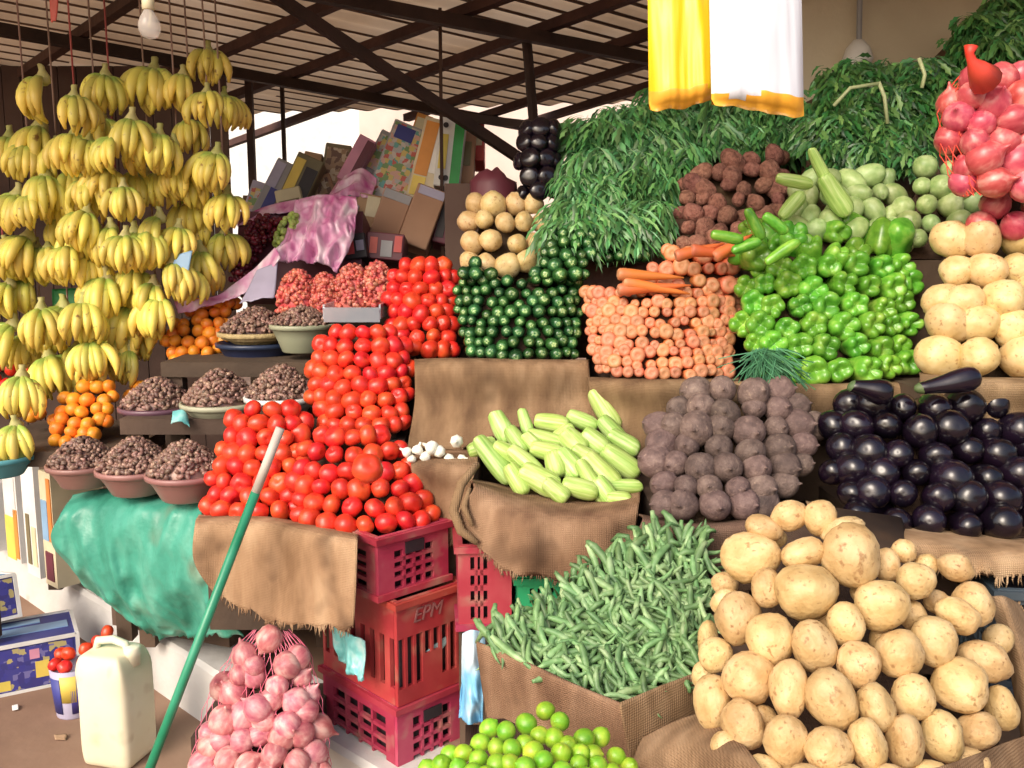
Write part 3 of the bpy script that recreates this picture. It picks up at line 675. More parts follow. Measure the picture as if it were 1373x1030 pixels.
# carrots
heap('carrot', [(508, 800, 980), (465, 783, 988), (425, 779, 994), (386, 779, 998)], .0335, 2.55, .16, 'the carrot heap', 'orange carrot end', 'carrots', k=.7, thm=R(62), hs=.9, vs=.8, face=2, jit=.17, sz=.28, grow=1.1)
heap('carrot', [(388, 842, 999), (360, 862, 998), (333, 888, 975)], .04, 2.70, .1, 'the upper carrot heap', 'orange carrot end', 'carrots', k=.6, thm=R(60), hs=1, face=2, jit=.16, sz=.25, std=False)
for i, (x, y, a, L) in enumerate([(805, 368, 4, .2), (812, 380, 10, .2), (806, 388, -4, .22), (880, 342, -14, .15), (900, 336, 8, .14), (930, 342, -30, .13)]):
    p = P(x+32, y, 2.66); d = Vector((math.cos(R(a)), .1, -math.sin(R(a))))
    item('carrot', p, (0, 0, 1), -d if i % 2 else -d, (.036, .036, L/4.7), 'orange carrot lying sideways on the heap, %s of the sideways carrots from left' % ORD[i], 'carrots lying sideways')
# green peppers
heap('pepper', [(510, 1048, 1228), (480, 985, 1234), (440, 980, 1236), (385, 984, 1236), (345, 998, 1230)], .068, 2.42, .2, 'the green pepper heap', 'bright green pepper', 'green peppers', k=.7, thm=R(62), hs=.98, vs=.76, face=2, jit=.1, sz=.14, grow=1.08)
heap('pepper', [(352, 985, 1224), (320, 970, 1212), (298, 1000, 1190)], .066, 2.6, .12, 'the upper pepper heap', 'bright green pepper', 'green peppers', k=.5, thm=R(60), hs=.95, vs=.8, face=0, jit=.25, sz=.2, std=False)
for i, (x, y, L, a) in enumerate([(1048, 338, 52, -35), (975, 318, 44, 10), (1012, 300, 46, 60), (1000, 330, 40, -20), (1040, 300, 40, 35)]):
    p = P(x, y, 2.47); d = Vector((math.cos(R(a)), 0, -math.sin(R(a))))
    item('chilli', p, (0, -1, 0), d, (px2m(16, 2.47), px2m(16, 2.47), px2m(L, 2.47)), 'slim %s green chilli on the pepper heap, %s of the chillies counted from the tip' % ('pale' if i == 0 else 'leaf', ORD[i]), 'green chillies', 'green_chilli')
# yellow potatoes at the right
heap('ypotato', [(503, 1238, 1440), (440, 1236, 1440), (385, 1238, 1440), (335, 1246, 1440), (305, 1262, 1420)], .084, 2.2, .22, 'the yellow potato heap', 'large yellow potato', 'yellow potatoes at the right', k=.55, thm=R(60), hs=.96, vs=.9, face=1, jit=.1, sz=.14, zs=1.1, grow=1.16)
heap('ypotato', [(322, 1330, 1440), (284, 1345, 1430)], .08, 2.45, .1, 'the peak over the yellow potatoes', 'large yellow potato', 'yellow potatoes at the right', k=.4, thm=R(50), face=1, jit=.1, sz=.12, std=False)
# pale gourds
heap('gsquash', [(332, 1200, 1300), (295, 1190, 1312), (255, 1210, 1318), (218, 1232, 1310)], .058, 2.68, .16, 'the round gourd heap', 'round pale green gourd', 'pale gourds', k=.5, thm=R(60), face=1, jit=.14, sz=.2)
heap('gsquash', [(316, 1060, 1205), (280, 1045, 1215), (232, 1075, 1205)], .053, 2.7, .16, 'the long gourd heap', 'pale green gourd', 'pale gourds', k=.5, thm=R(60), face=0, jit=.2, sz=.2, zs=1.35)
for i, (x, y, L, wd, a) in enumerate([(1065, 243, 50, 18, 10), (1100, 225, 58, 16, 60), (1120, 262, 64, 28, 55), (1062, 275, 44, 20, -50)]):
    p = P(x, y, 2.68); d = Vector((math.cos(R(a)), 0, -math.sin(R(a))))
    item('squash', p, (0, -1, 0), d, (px2m(wd, 2.68), px2m(wd, 2.68), px2m(L, 2.68)), 'long pale green gourd on top of the gourd heap, %s from left' % ORD[i], 'long gourds', 'long_gourd')
# taro roots
heap('taro', [(335, 905, 1000), (290, 900, 1050), (250, 902, 1066), (222, 935, 1070), (205, 985, 1060)], .054, 2.92, .2, 'the taro heap', 'rough brown taro root', 'taro roots', k=.5, thm=R(60), hs=.92, vs=.76, face=0, jit=.2, sz=.28, zs=1.2, grow=1.1)
# small potatoes behind
heap('ypotato', [(366, 618, 745), (335, 612, 742), (300, 614, 738), (262, 618, 738)], .066, 3.02, .16, 'the small potato heap', 'small yellow potato', 'small yellow potatoes', k=.6, thm=R(62), hs=.92, vs=.86, face=1, jit=.14, sz=.16)
# aubergines hung in a net at the back
heap('aubergine', [(268, 690, 752), (230, 686, 758), (190, 686, 758), (162, 700, 752)], .058, 3.15, .05, 'the hanging aubergine net', 'shiny black aubergine', 'aubergines in the hanging net', k=.7, thm=R(65), hs=.95, vs=.85, face=1, jit=.12, sz=.12, zs=.6, std=False)

# ================================================================== TOMATOES
tk = dict(k=.8, thm=R(68), hs=.93, vs=.76, face=0, jit=.07, sz=.13, grow=1.17)
heap('tomato', [(478, 540, 618), (440, 516, 616), (400, 512, 614), (370, 518, 618), (348, 535, 606)], .05, 2.93, .2, 'the rear tomato heap', 'red tomato', 'tomatoes', **tk)
heap('tomato', [(582, 430, 552), (540, 408, 558), (500, 408, 560), (468, 418, 556), (440, 440, 532)], .049, 2.62, .2, 'the middle tomato heap', 'red tomato', 'tomatoes', **tk)
heap('tomato', [(700, 268, 425), (655, 272, 428), (612, 286, 424), (570, 298, 420), (540, 330, 408)], .051, 2.42, .22, 'the heap beside the bowls', 'red tomato', 'tomatoes', **tk)
heap('tomato', [(716, 392, 592), (670, 382, 588), (636, 386, 572), (604, 398, 548), (578, 420, 520)], .050, 2.26, .22, 'the heap on the red crate', 'red tomato', 'tomatoes', std=False, **tk)
p = P(493, 628, 2.22); item('tomato', p, (1, 0, 0), (.3, -.7, .6), (.078, .078, .072), 'largest red tomato, sitting high on the heap on the red crate', 'tomatoes')

# ================================================================== MIDDLE TIER: beets, aubergines, marrows
heap('beet', [(697, 880, 1012), (655, 862, 1080), (605, 860, 1104), (565, 868, 1108), (535, 900, 1085), (512, 945, 1020)], .060, 1.98, .26, 'the beetroot heap', 'dusty brown beetroot', 'beetroots', k=.55, thm=R(64), hs=.92, vs=.72, face=1, jit=.09, sz=.2, zs=1.12, grow=1.16)
heap('aubergine', [(718, 1190, 1440), (690, 1120, 1440), (650, 1100, 1440), (605, 1102, 1440), (565, 1106, 1440), (530, 1118, 1420)], .062, 1.92, .26, 'the aubergine heap', 'glossy black aubergine', 'aubergines', k=.4, thm=R(60), hs=.92, vs=.72, face=1, jit=.12, sz=.2, zs=1.25, grow=1.2)
for i, (x, y, L, wd, a) in enumerate([(1268, 517, 86, 34, -18), (1165, 520, 60, 36, 20)]):
    p = P(x, y, 2.08); d = Vector((math.cos(R(a)), 0, -math.sin(R(a))))
    item('aubergine', p + d*px2m(L*.25, 2.08), (0, 0, 1), d, (px2m(wd, 2.08), px2m(wd, 2.08), px2m(L/1.75, 2.08)), ['long aubergine lying alone behind the aubergine heap', 'short aubergine lying behind the aubergine heap'][i], 'aubergines')
MQ = [(490,320,150,90,60),(455,470,250,92,55),(540,450,190,84,30),(600,300,130,56,70),(720,300,150,84,5),(860,290,140,76,20),(965,240,200,92,60),(1000,340,160,84,50),(820,390,130,110,45),(920,390,140,100,40),(690,370,160,66,15),(700,430,150,84,10),(1050,390,150,90,30),(1040,480,190,104,30),(600,480,190,84,35),(665,560,190,115,30),(560,560,150,84,60),(800,490,150,104,50),(950,530,210,112,45),(740,490,120,100,75),(850,600,160,92,15),(905,570,220,74,60),(1040,590,180,66,5),(1030,650,110,74,5),(740,610,130,84,40),(965,610,130,84,50),(400,410,130,76,-20),(640,400,130,70,40),(560,380,140,76,50),(870,450,120,84,30),(770,345,110,60,-30)]
for i, (zx, zy, L, wd, a) in enumerate(sorted(MQ, key=lambda q: q[1])):
    x, y = 530 + zx/3.4325, 480 + zy/3.4325; L, wd = L/3.4325*1.06, wd/3.4325*1.08
    Y = 2.2 + .3*(680-y)/110 + .0000022*(x-745)**2*1.5
    p = P(x, y, Y); a = a + rnd(-5, 5)
    d = (RT*math.cos(R(a)) - UP*math.sin(R(a)) - Vector((0, 1, 0))*.35*math.sin(R(a))).normalized()
    lr = 'left' if x < 700 else 'right' if x > 790 else 'middle'
    item('squash', p, (0, -1, .3), d, (px2m(wd, Y), px2m(wd, Y), px2m(L, Y)*1.04), 'pale green marrow, %s from the back, in the %s of the marrow pile' % (ORD[i] if i < 28 else ORD[i], lr), 'pale marrows')
core(Surf([(678, 650, 850), (640, 640, 858), (590, 650, 856), (560, 690, 840)], 2.28, .22, .3, R(60)), .05, 'pale marrows')
for i, (x, y, s_) in enumerate([(545, 606, 15), (560, 603, 16), (578, 600, 20), (570, 612, 15), (590, 606, 17), (612, 592, 18), (603, 616, 16), (620, 616, 14), (552, 615, 13)]):
    Y = 2.42; item('garlic', P(x, y, Y), rand_dir(), rand_dir((0, -.3, .6), 1), px2m(s_, Y), 'white garlic bulb, %s in the row between tomatoes and marrows' % ORD[i], 'garlic bulbs')
mb = MB(); c0 = P(583, 622, 2.46); mb.box((c0.x, c0.y+.12, c0.z-.19), (px2m(120, 2.46), .3, .36)); tag(mb.build('wooden_stand', M['wood']), 'dark wooden stand under the garlic bulbs', 'stand')

# ================================================================== FRONT: potatoes, okra, limes, onions
PT = [(285,265,205,170,0),(335,160,130,90,20),(430,110,125,105,0),(540,120,110,125,10),(385,195,66,60,0),(480,250,165,105,-10),(655,265,195,232,0),(620,165,150,90,-20),(490,385,205,200,0),(350,375,120,135,0),(765,435,178,182,0),(635,505,142,150,0),(845,245,88,84,0),(930,290,84,76,0),(1035,300,125,95,20),(890,350,130,125,0),(1095,435,155,155,0),(1040,480,160,118,40),(965,430,85,85,0),(880,475,100,100,0),(955,570,152,170,-10),(830,615,172,168,0),(1140,640,190,138,28),(360,560,158,192,0),(520,585,168,180,-15),(240,480,155,185,0),(200,430,110,105,0),(195,360,95,85,0),(680,655,148,158,0),(1050,735,195,195,0),(880,770,162,158,0),(745,810,132,170,-15),(580,780,172,216,-20),(425,740,132,205,5),(280,700,185,190,40),(160,620,120,120,0),(135,560,80,125,0),(1200,810,112,155,-15),(1115,895,165,128,-10),(985,920,142,184,-5),(850,935,128,194,5),(715,945,132,184,-12),(570,965,165,170,0),(415,930,155,184,0),(260,870,148,176,-30),(150,790,125,205,0),(120,700,85,110,0),(330,850,95,100,0),(780,290,90,115,0),(760,560,80,90,0),(700,390,90,90,0),(560,480,70,80,0),(200,950,120,110,0),(1190,560,90,110,20),(330,1060,150,140,0),(490,1085,150,140,0),(650,1095,140,150,0),(800,1095,150,140,0),(950,1075,150,130,0),(1080,1020,150,120,0)]
def potY(x, y): return 1.2 + .34*(1030-y)/370 + .0000032*(x-1145)**2*.9
pts = []
for (zx, zy, w_, h_, a) in PT: pts.append((900+zx/2.7104, 650+zy/2.7104, w_/2.7104, h_/2.7104, a))
pts.sort(key=lambda q: q[1])
bands = {}
for q in pts:
    b = int(min(5, (q[1]-650)/62)); bands.setdefault(b, []).append(q)
bn = ['topmost band', 'second band down', 'third band down', 'fourth band down', 'fifth band down', 'lowest band']
for b, qs in bands.items():
    for j, (x, y, w_, h_, a) in enumerate(sorted(qs)):
        Y = potY(x, y) + (.05 if (w_ < 37) else 0)
        sx, sy = px2m(w_, Y), px2m(h_, Y); dd = R(a + rnd(-6, 6))
        xa = RT*math.cos(dd) - UP*math.sin(dd)
        z = Vector((.35*(x-1145)/220, -1, .35))
        big = 'big' if w_*h_ > 4200 else 'small' if w_*h_ < 1500 else 'medium'
        item('potato', P(x, y, Y), xa, z, (sx*1.1, sy*1.1, (sx+sy)*.55), '%s tan potato, %s from left in the %s of the front potato heap' % (big, ORD[j], bn[b]), 'front potatoes')
core(Surf([(1060, 970, 1310), (900, 965, 1315), (760, 1005, 1290), (715, 1040, 1180)], 1.3, .3, .4, R(62)), .06, 'front potatoes')

# okra: about two hundred and sixty pods lie on the surface, the rest beneath are one mass
OK = [(942, 826, 845), (924, 786, 895), (902, 742, 932), (884, 704, 940), (866, 656, 942), (850, 660, 945), (820, 715, 950), (790, 760, 955), (760, 800, 955), (735, 850, 950), (715, 875, 905)]
def okY(x, y): return 1.5 + .42*(955-y)/240 + .00035*max(0, x-880)
def okra_pts(n, tries=24):
    out = []
    for _ in range(n):
        best, bd_ = None, -1
        for _ in range(tries):
            y = rnd(716, 940); xl, xr = lerp_outline(OK, y)
            if random.random() > (xr-xl)/300: continue
            x = rnd(xl, xr)
            dmin = min([((x-a)**2+(y-b)**2) for a, b in out] or [1e9])
            if dmin > bd_: bd_, best = dmin, (x, y)
        if best: out.append(best)
    return out
for (x, y) in okra_pts(285):
    Y = okY(x, y) + rnd(-.025, .0)
    L = px2m(rnd(52, 82), Y)
    ang = R(random.gauss(38, 48) if y > 770 else random.gauss(70, 30))
    d = RT*math.cos(ang) - UP*math.sin(ang) - Vector((0, 1, 0))*(math.sin(ang)*.75 + rnd(-.35, .35))
    lr = 'left' if x < 760 else 'right' if x > 870 else 'middle'
    ud = 'upper' if y < 790 else 'lower' if y > 870 else 'central'
    item('okra', P(x, y, Y), d, (0, -.7, .7), (L, L*rnd(.9, 1.1), L*1.0), 'green okra pod lying loose in the %s %s part of the okra heap' % (ud, lr), 'okra pods in the %s %s part of the heap' % (ud, lr))
mb = MB()
for (x, y) in okra_pts(420, 4):
    Y = okY(x, y) + rnd(.02, .07); L = px2m(rnd(46, 70), Y); ang = rnd(0, 6.28)
    d = (RT*math.cos(ang) - UP*math.sin(ang)*.7 - Vector((0, 1, 0))*math.sin(ang)*.7).normalized(); s_ = d.cross(Vector((0, -.7, .7))).normalized(); u = s_.cross(d)
    vs, fs = okra_vf(random.randrange(5), L, .075, 6); p0 = P(x, y, Y)
    mb.add([p0 + d*v[0] + s_*v[1] + u*v[2] for v in vs], fs)
o = mb.build('okra_mass', M['okra'], smooth=True); tag(o, 'packed okra pods lying beneath the loose ones in the sack box', 'okra', kind='stuff')
# body under the okra
vs = []
for i in range(10):
    y = 938 - 223*i/9; xl, xr = lerp_outline(OK, y)
    for j in range(12): x = xl+8 + (xr-xl-16)*j/11; vs.append(P(x, y, okY(x, y)+.07))
vs += [Vector((v.x, max(v.y, 1.6)+.05, .62)) for v in vs]
fs = []
for i in range(9):
    for j in range(11): a = i*12+j; fs += [(a, a+1, a+13, a+12)]
for j in range(11): fs += [(j, 120+j, 121+j, j+1), (108+j, 109+j, 229+j, 228+j)]
for i in range(9): a = i*12; fs += [(a, a+12, a+132, a+120), (a+11, a+131, a+143, a+23)]
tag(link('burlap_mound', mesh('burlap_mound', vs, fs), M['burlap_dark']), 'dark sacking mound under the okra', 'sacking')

LM = [(10,975),(65,970),(130,990),(138,925),(175,865),(245,875),(205,945),(270,950),(330,845),(325,930),(410,790),(470,835),(385,895),(445,905),(400,1000),(475,970),(505,935),(570,910),(640,900),(605,975),(550,1010),(705,980),(630,1020),(205,1015),(325,1025),(262,1010),(45,1030),(-25,1015),(760,1025),(690,1050),(480,1045),(110,1050),(555,970),(360,960),(-80,1040),(160,1060),(400,1070),(580,1070),(260,1080)]
lim = sorted([(600+a/3.12, 700+b/3.12) for a, b in LM], key=lambda q: q[1])
lb = {}
for q in lim: lb.setdefault(0 if q[1] < 980 else 1 if q[1] < 1000 else 2 if q[1] < 1018 else 3, []).append(q)
for b, qs in lb.items():
    for j, (x, y) in enumerate(sorted(qs)):
        Y = 1.42 - .0022*(y-950) + .0000045*(x-705)**2
        s_ = px2m(rnd(26, 31.5), Y)
        item('lime', P(x, y, Y), rand_dir(), rand_dir((0, -.6, .2), .6), s_, 'shiny green lime, %s from left in the %s level of the lime pile' % (ORD[j], ['top', 'second', 'third', 'lowest'][b]), 'limes')
core(Surf([(1085, 590, 840), (1020, 620, 810), (995, 680, 780)], 1.42, .12, .3, R(60)), .03, 'limes', back=.1)
# pink onions in a net bag
ONI = [(1062, 256, 446), (1030, 258, 444), (990, 266, 440), (950, 278, 432), (915, 294, 424), (880, 312, 416), (848, 340, 388)]
s = heap('onion', ONI, .052, 2.05, .2, 'the pink net bag', 'pale pink onion', 'onions in the pink net bag', k=.75, thm=R(66), hs=.95, vs=.86, face=0, jit=.22, sz=.22, std=False, grow=1.3)
def netbag(s, d, m_, label, nr=15, nc=16, r=.0010, pad=0):
    mb = MB(); G = {}
    for i in range(nr):
        for j in range(nc+1):
            py = s.y0+(s.y1-s.y0)*(i/(nr-1)); th = -s.thm + 2*s.thm*(j+(.5 if i % 2 else 0))/(nc+.5)
            p, _ = s.at(py, th, -.02*d + .1*d*math.sin(i*2.1)*math.cos(j*1.7)); G[i, j] = p
    for i in range(nr-1):
        for j in range(nc+1):
            for dj in ((0, -1) if i % 2 == 0 else (0, 1)):
                if (i+1, j+dj) in G: mb.tube([G[i, j], G[i+1, j+dj]], r, 4)
    tag(mb.build('net_bag', M[m_]), label, 'net bag')
netbag(s, .063, 'net', 'pink mesh bag full of pale onions at the front')
mb = MB(); c0 = P(352, 1070, 2.3); mb.box((c0.x, 2.36, .19+.04), (.3, .3, .07)); tag(mb.build('wooden_stand', M['wood']), 'low wooden block under the onion net bag', 'stand')
# red onions hung in a red net at the right edge
RO = [(262, 1292, 1420), (235, 1272, 1420), (200, 1258, 1420), (150, 1256, 1420), (118, 1266, 1410), (92, 1292, 1395)]
s = heap('red_onion', RO, .064, 2.3, .08, 'the hanging red net', 'shiny red onion', 'red onions in the hanging net', k=.6, thm=R(62), hs=.96, vs=.82, face=0, jit=.16, sz=.16, std=False, grow=1.24)
netbag(s, .083, 'red_net', 'red mesh bag of onions hanging beside the parsley', 13, 13, .0013)
mb = MB(); mb.tube([P(1322, 108, 2.3), P(1310, 92, 2.27), P(1303, 82, 2.26), P(1300, 72, 2.26), P(1302, 62, 2.26)], .02, 10, [1.9, 1.1, .55, .5, .8])
tag(mb.build('net_knot', M['red_net'], smooth=True), 'twisted red net end tied above the hanging onions', 'net knot')
heap('red_onion', [(312, 1296, 1420), (280, 1300, 1420), (235, 1330, 1420)], .066, 2.36, .08, 'the lower net', 'pale red onion', 'red onions in the lower net', k=.4, thm=R(60), face=0, jit=.15, sz=.15, std=False)

# ================================================================== ORANGES, DATES, BOWLS
heap('orange', [(492, 232, 306), (465, 212, 305), (440, 225, 308), (415, 245, 318), (402, 268, 328)], .042, 3.3, .2, 'the orange heap by the bananas', 'small orange', 'oranges', k=.6, hs=.95, vs=.85, face=0, jit=.15, sz=.12, std=False)
heap('orange', [(603, 68, 120), (575, 62, 150), (545, 70, 158), (515, 100, 162)], .043, 3.0, .2, 'the orange heap by the bowls', 'small orange', 'oranges', k=.6, hs=.95, vs=.85, face=0, jit=.15, sz=.12, std=False)
heap('orange', [(545, 165, 215), (512, 170, 212)], .05, 3.25, .08, 'the few by the banana tips', 'small orange', 'oranges', k=.4, hs=.95, vs=.85, face=0, jit=.15, sz=.12, std=False)
heap('orange', [(565, 30, 62), (530, 36, 62)], .05, 3.25, .08, 'the few left of the bowls', 'small orange', 'oranges', k=.4, hs=.95, vs=.85, face=0, jit=.15, sz=.12, std=False)
heap('tomato', [(522, -20, 58), (488, -20, 52)], .055, 3.7, .08, 'the far tray behind the bananas', 'red tomato', 'tomatoes', k=.3, hs=.95, vs=.85, face=0, jit=.15, sz=.12, std=False)
def bowl(px, py, w_, Y, h_, m_, label, fill, flabel, mound_h=.5, nf=520, dsz=.0105, group='bowls of dates', inner=None):
    rim = P(px, py, Y); r = px2m(w_, Y)/2; h = px2m(h_, Y)
    prof = [(r*.62, -h), (r*.66, -h+.004), (r*.84, -h*.45), (r*.97, -.012), (r*1.03, -.008), (r*1.04, 0), (r*.98, .002), (r*.93, -.02), (r*.6, -h*.8)]
    b = empty('bowl', rim + Vector((0, r*.0, -h)), label, 'bowl', group)
    vs, fs = lathe(prof, 30); o = link('bowl_body', mesh('bowl_body', [v + Vector((0, 0, h)) for v in vs], fs), M[m_], b)
    vs, fs = lathe([(r*1.0, -.014), (r*1.055, -.012), (r*1.06, .001), (r*1.0, .004), (r*.985, -.006)], 30, cap=False)
    link('rim', mesh('rim', [v + Vector((0, 0, h+.002)) for v in vs], fs), M[m_], b)
    if fill:
        mb = MB()
        # inner filling, then single fruits over it
        vs, fs = lathe([(r*.7, -h*.5), (r*.93, -.01), (r*.8, mound_h*r*.25), (r*.5, mound_h*r*.6), (r*.2, mound_h*r*.82), (.002, mound_h*r*.88)], 20)
        mb.add([v + rim for v in vs], fs)
        for i in range(nf):
            rr = math.sqrt(rnd(0, 1))*.96; a = rnd(0, 6.283)
            z = mound_h*r*(1-rr**1.6)
            c = rim + Vector((rr*r*math.cos(a), rr*r*math.sin(a), z + .004))
            d = rand_dir(); s_ = d.orthogonal().normalized(); u = d.cross(s_)
            q = dsz*rnd(.8, 1.25)
            vs, fs = lathe([(.25, -.9), (.55, -.5), (.6, .1), (.45, .6), (.12, .9)], 6)
            mb.add([c + d*v.z*q + s_*v.x*q + u*v.y*q for v in vs], fs)
        o = mb.build('date_heap', M[fill], smooth=True); tag(o, flabel, 'dates', kind='stuff')
# front row
bowl(112, 622, 92, 2.86, 30, 'bowl_mauve', 'mauve bowl of brown dates nearest the oranges, front row', 'date', 'brown dates heaped in the front left mauve bowl', .75)
bowl(182, 628, 100, 2.76, 34, 'bowl_mauve', 'mauve bowl of brown dates in the middle of the front row', 'date', 'brown dates heaped in the middle front mauve bowl', .8)
bowl(250, 634, 104, 2.64, 36, 'bowl_mauve', 'mauve bowl of brown dates touching the tomato heap, front row', 'date', 'brown dates heaped in the mauve bowl beside the tomatoes', .8)
# second row
bowl(212, 545, 98, 3.08, 24, 'bowl_purple', 'dark purple bowl of dates at the left of the second row', 'date', 'brown dates heaped in the dark purple bowl', .75)
bowl(296, 540, 102, 3.0, 26, 'bowl_sage', 'sage green bowl of dates in the second row', 'date', 'brown dates heaped in the sage green bowl', .85)
bowl(378, 532, 96, 2.95, 24, 'c_white', 'white bowl of dates in the second row beside the tomatoes', 'date', 'brown dates heaped in the white bowl', .85)
# back row
bowl(345, 460, 104, 3.35, 34, 'bowl_navy', 'dark navy basin at the left of the back bowl row', None, '')
bowl(344, 446, 98, 3.33, 14, 'bowl_straw', 'straw basket of dates set on the navy basin', 'date', 'brown dates heaped in the straw basket', .65, 420)
bowl(405, 436, 82, 3.2, 36, 'bowl_sage', 'grey green bowl of dates beside the middle tomato heap', 'date', 'brown dates heaped in the grey green bowl', .55, 380)
bowl(0, 612, 88, 2.95, 26, 'c_teal', 'dull green bowl holding bananas at the left edge', None, '')
# net heaps of red dates
for i, (px, py, w_, h_) in enumerate([(402, 392, 58, 62), (437, 396, 50, 60), (475, 386, 54, 66), (508, 384, 48, 68)]):
    Y = 3.35; mb = MB(); c0 = P(px, py+h_*.4, Y); rx, rz = px2m(w_, Y)/2, px2m(h_, Y)*.86
    vs, fs = lathe([(.6, -.1), (.9, 0), (.93, .2), (.8, .55), (.5, .85), (.1, .97)], 16)
    mb.add([c0 + Vector((v.x*rx, v.y*rx, v.z*rz)) for v in vs], fs)
    for q in range(190):
        a, t = rnd(-math.pi, 0.0), rnd(0, 1); rr = math.sqrt(max(0, 1-t**2.2))
        c = c0 + Vector((math.cos(a)*rr*rx, math.sin(a)*rr*rx, t*rz)); d = rand_dir(); s_ = d.orthogonal().normalized(); u = d.cross(s_); qq = .0125*rnd(.8, 1.2)
        vs, fs = lathe([(.25, -.9), (.6, -.4), (.62, .2), (.45, .6), (.1, .9)], 6)
        mb.add([c + d*v.z*qq + s_*v.x*qq + u*v.y*qq for v in vs], fs)
    tag(mb.build('red_date_heap', M['reddate'], smooth=True), 'mound of fresh red dates, %s from left behind the bowls' % ORD[i], 'dates', 'mounds of red dates', 'stuff')
root = empty('foil_tray', P(475, 425, 3.05), 'silver blue tray between red dates and tomatoes', 'tray')
mb = MB(); mb.box((0, .04, 0), (px2m(74, 3.05), .16, .004)); mb.box((0, -.045, .022), (px2m(74, 3.05), .006, .048), Matrix.Rotation(.25, 4, 'X')); mb.box((-px2m(37, 3.05), .04, .02), (.006, .17, .046)); mb.box((px2m(37, 3.05), .04, .02), (.006, .17, .046))
mb.build('tray_body', M['foil'], root)
# tables under the bowls
def table(px0, px1, py, Y0, Y1, label, h=.05, yaw=0):
    a, b = P(px0, py, Y0), P(px1, py, Y0); z = a.z
    r = empty('display_table', ((a.x+b.x)/2, (Y0+Y1)/2, LH), label, 'table', rz=yaw)
    mb = MB(); mb.box((0, 0, z-h/2-LH), (b.x-a.x, Y1-Y0, h)); mb.build('tabletop', M['wood'], r)
    for sx in (-1, 1):
        for sy in (-1, 1):
            mb = MB(); mb.box((sx*((b.x-a.x)/2-.04), sy*((Y1-Y0)/2-.04), (z-h-LH)/2), (.05, .05, z-h-LH)); mb.build('leg', M['wood'], r)

table(160, 440, 562, 2.9, 3.3, 'dark wooden table under the second row of date bowls')
table(215, 640, 486, 3.1, 3.8, 'dark wooden table under the red dates and back bowls')
table(-60, 165, 606, 2.95, 3.5, 'dark wooden table under the oranges at the left')
sheet('aqua_wrapper', [L_((232, 552, 2.88), (246, 550, 2.88), (252, 562, 2.88)), L_((230, 568, 2.85), (244, 566, 2.85), (254, 572, 2.85))], 'aqua_film', 'small aqua plastic wrapper among the date bowls', 'wrapper', nu=10, nv=8, amp=.012, fs=40)
sheet('blue_paper', [L_((236, 342, 3.3), (258, 336, 3.3)), L_((230, 360, 3.28), (252, 366, 3.28))], 'c_sky', 'pale blue paper tucked among the bananas', 'paper', nu=8, nv=8, amp=.006)
sheet('dark_green_cloth', [L_((70, 388, 3.62), (110, 386, 3.62)), L_((72, 425, 3.6), (112, 428, 3.6))], 'c_green', 'dark green cloth showing behind the lower bananas', 'cloth', nu=10, nv=8, amp=.02)

# ================================================================== GREENS
def leaf_bunch_mesh(i, n, L, wd, m_, lobes, droop, fan):
    mb = MB()
    for k in range(n):
        a = rnd(-1, 1)*fan; up = rnd(-.4, 1.0); l = L*rnd(.55, 1.1); ww = wd*rnd(.7, 1.25)
        start = Vector((rnd(-.06, .06), rnd(-.05, .04), rnd(-.05, .04)))
        d = Vector((math.sin(a), -math.cos(a)*rnd(.15, .6), up*.35 - .25)).normalized()
        side = d.cross(Vector((0, -1, .2))).normalized(); side = (side + rand_dir()*.5).normalized()
        p = start.copy(); pts = []
        for s_ in range(8):
            pts.append(p.copy()); d = (d + Vector((0, 0, -droop*rnd(.6, 1.4)))).normalized(); p = p + d*l/7
        vs, fs = [], []
        for s_, q in enumerate(pts):
            t = s_/7
            w_ = ww*(.10 if t < .25 else (math.sin(math.pi*min(1, (t-.2)/.8))**.7*(1 + lobes*(.55 if s_ % 2 else -.45)) + .03))
            nrm = side.cross(d); c = nrm*(-.35*w_)
            vs += [q - side*w_ + c, q, q + side*w_ + c]
        for s_ in range(7):
            b = s_*3; fs += [(b, b+1, b+4, b+3), (b+1, b+2, b+5, b+4)]
        mb.add(vs, fs)
    me = mesh('leaf_bunch', mb.v, mb.f); me.materials.append(M[m_]); return me
ARU = [leaf_bunch_mesh(i, 240, .105, .006, 'leaf', .8, .2, 1.5) for i in range(4)]
PAR = [leaf_bunch_mesh(i+4, 340, .075, .0065, 'leaf_dark', .7, .16, 2.2) for i in range(4)]
def bunches(rows, meshes, Y0, lean, ytop, ybot, label, group, cat, name, sc_=1.):
    for ri, (y, x0, x1, n) in enumerate(rows):
        for j in range(n):
            x = x0 + (x1-x0)*(j+.5)/n + rnd(-8, 8); yy = y + rnd(-8, 8)
            Y = Y0 + lean*(ybot-yy)/(ybot-ytop)
            o = link(name, random.choice(meshes)); o.location = P(x, yy, Y)
            o.rotation_euler = (rnd(-.25, .25), rnd(-.3, .3), rnd(-.6, .6)); q = sc_*rnd(.85, 1.2); o.scale = (q, q, q)
            rw = 'top tier' if ri == 0 else '%s tier down' % ORD[ri]
            tag(o, label % (ORD[j], rw), cat, group)
bunches([(140, 880, 1060, 5), (158, 800, 1070, 7), (182, 768, 1070, 7), (212, 765, 930, 5), (246, 758, 900, 4), (278, 750, 880, 4), (300, 745, 855, 3)], ARU, 3.02, .35, 130, 310, 'green long-leaved arugula bunch, %s from left in the %s of the left pile', 'arugula bunches', 'greens', 'arugula_bunch')
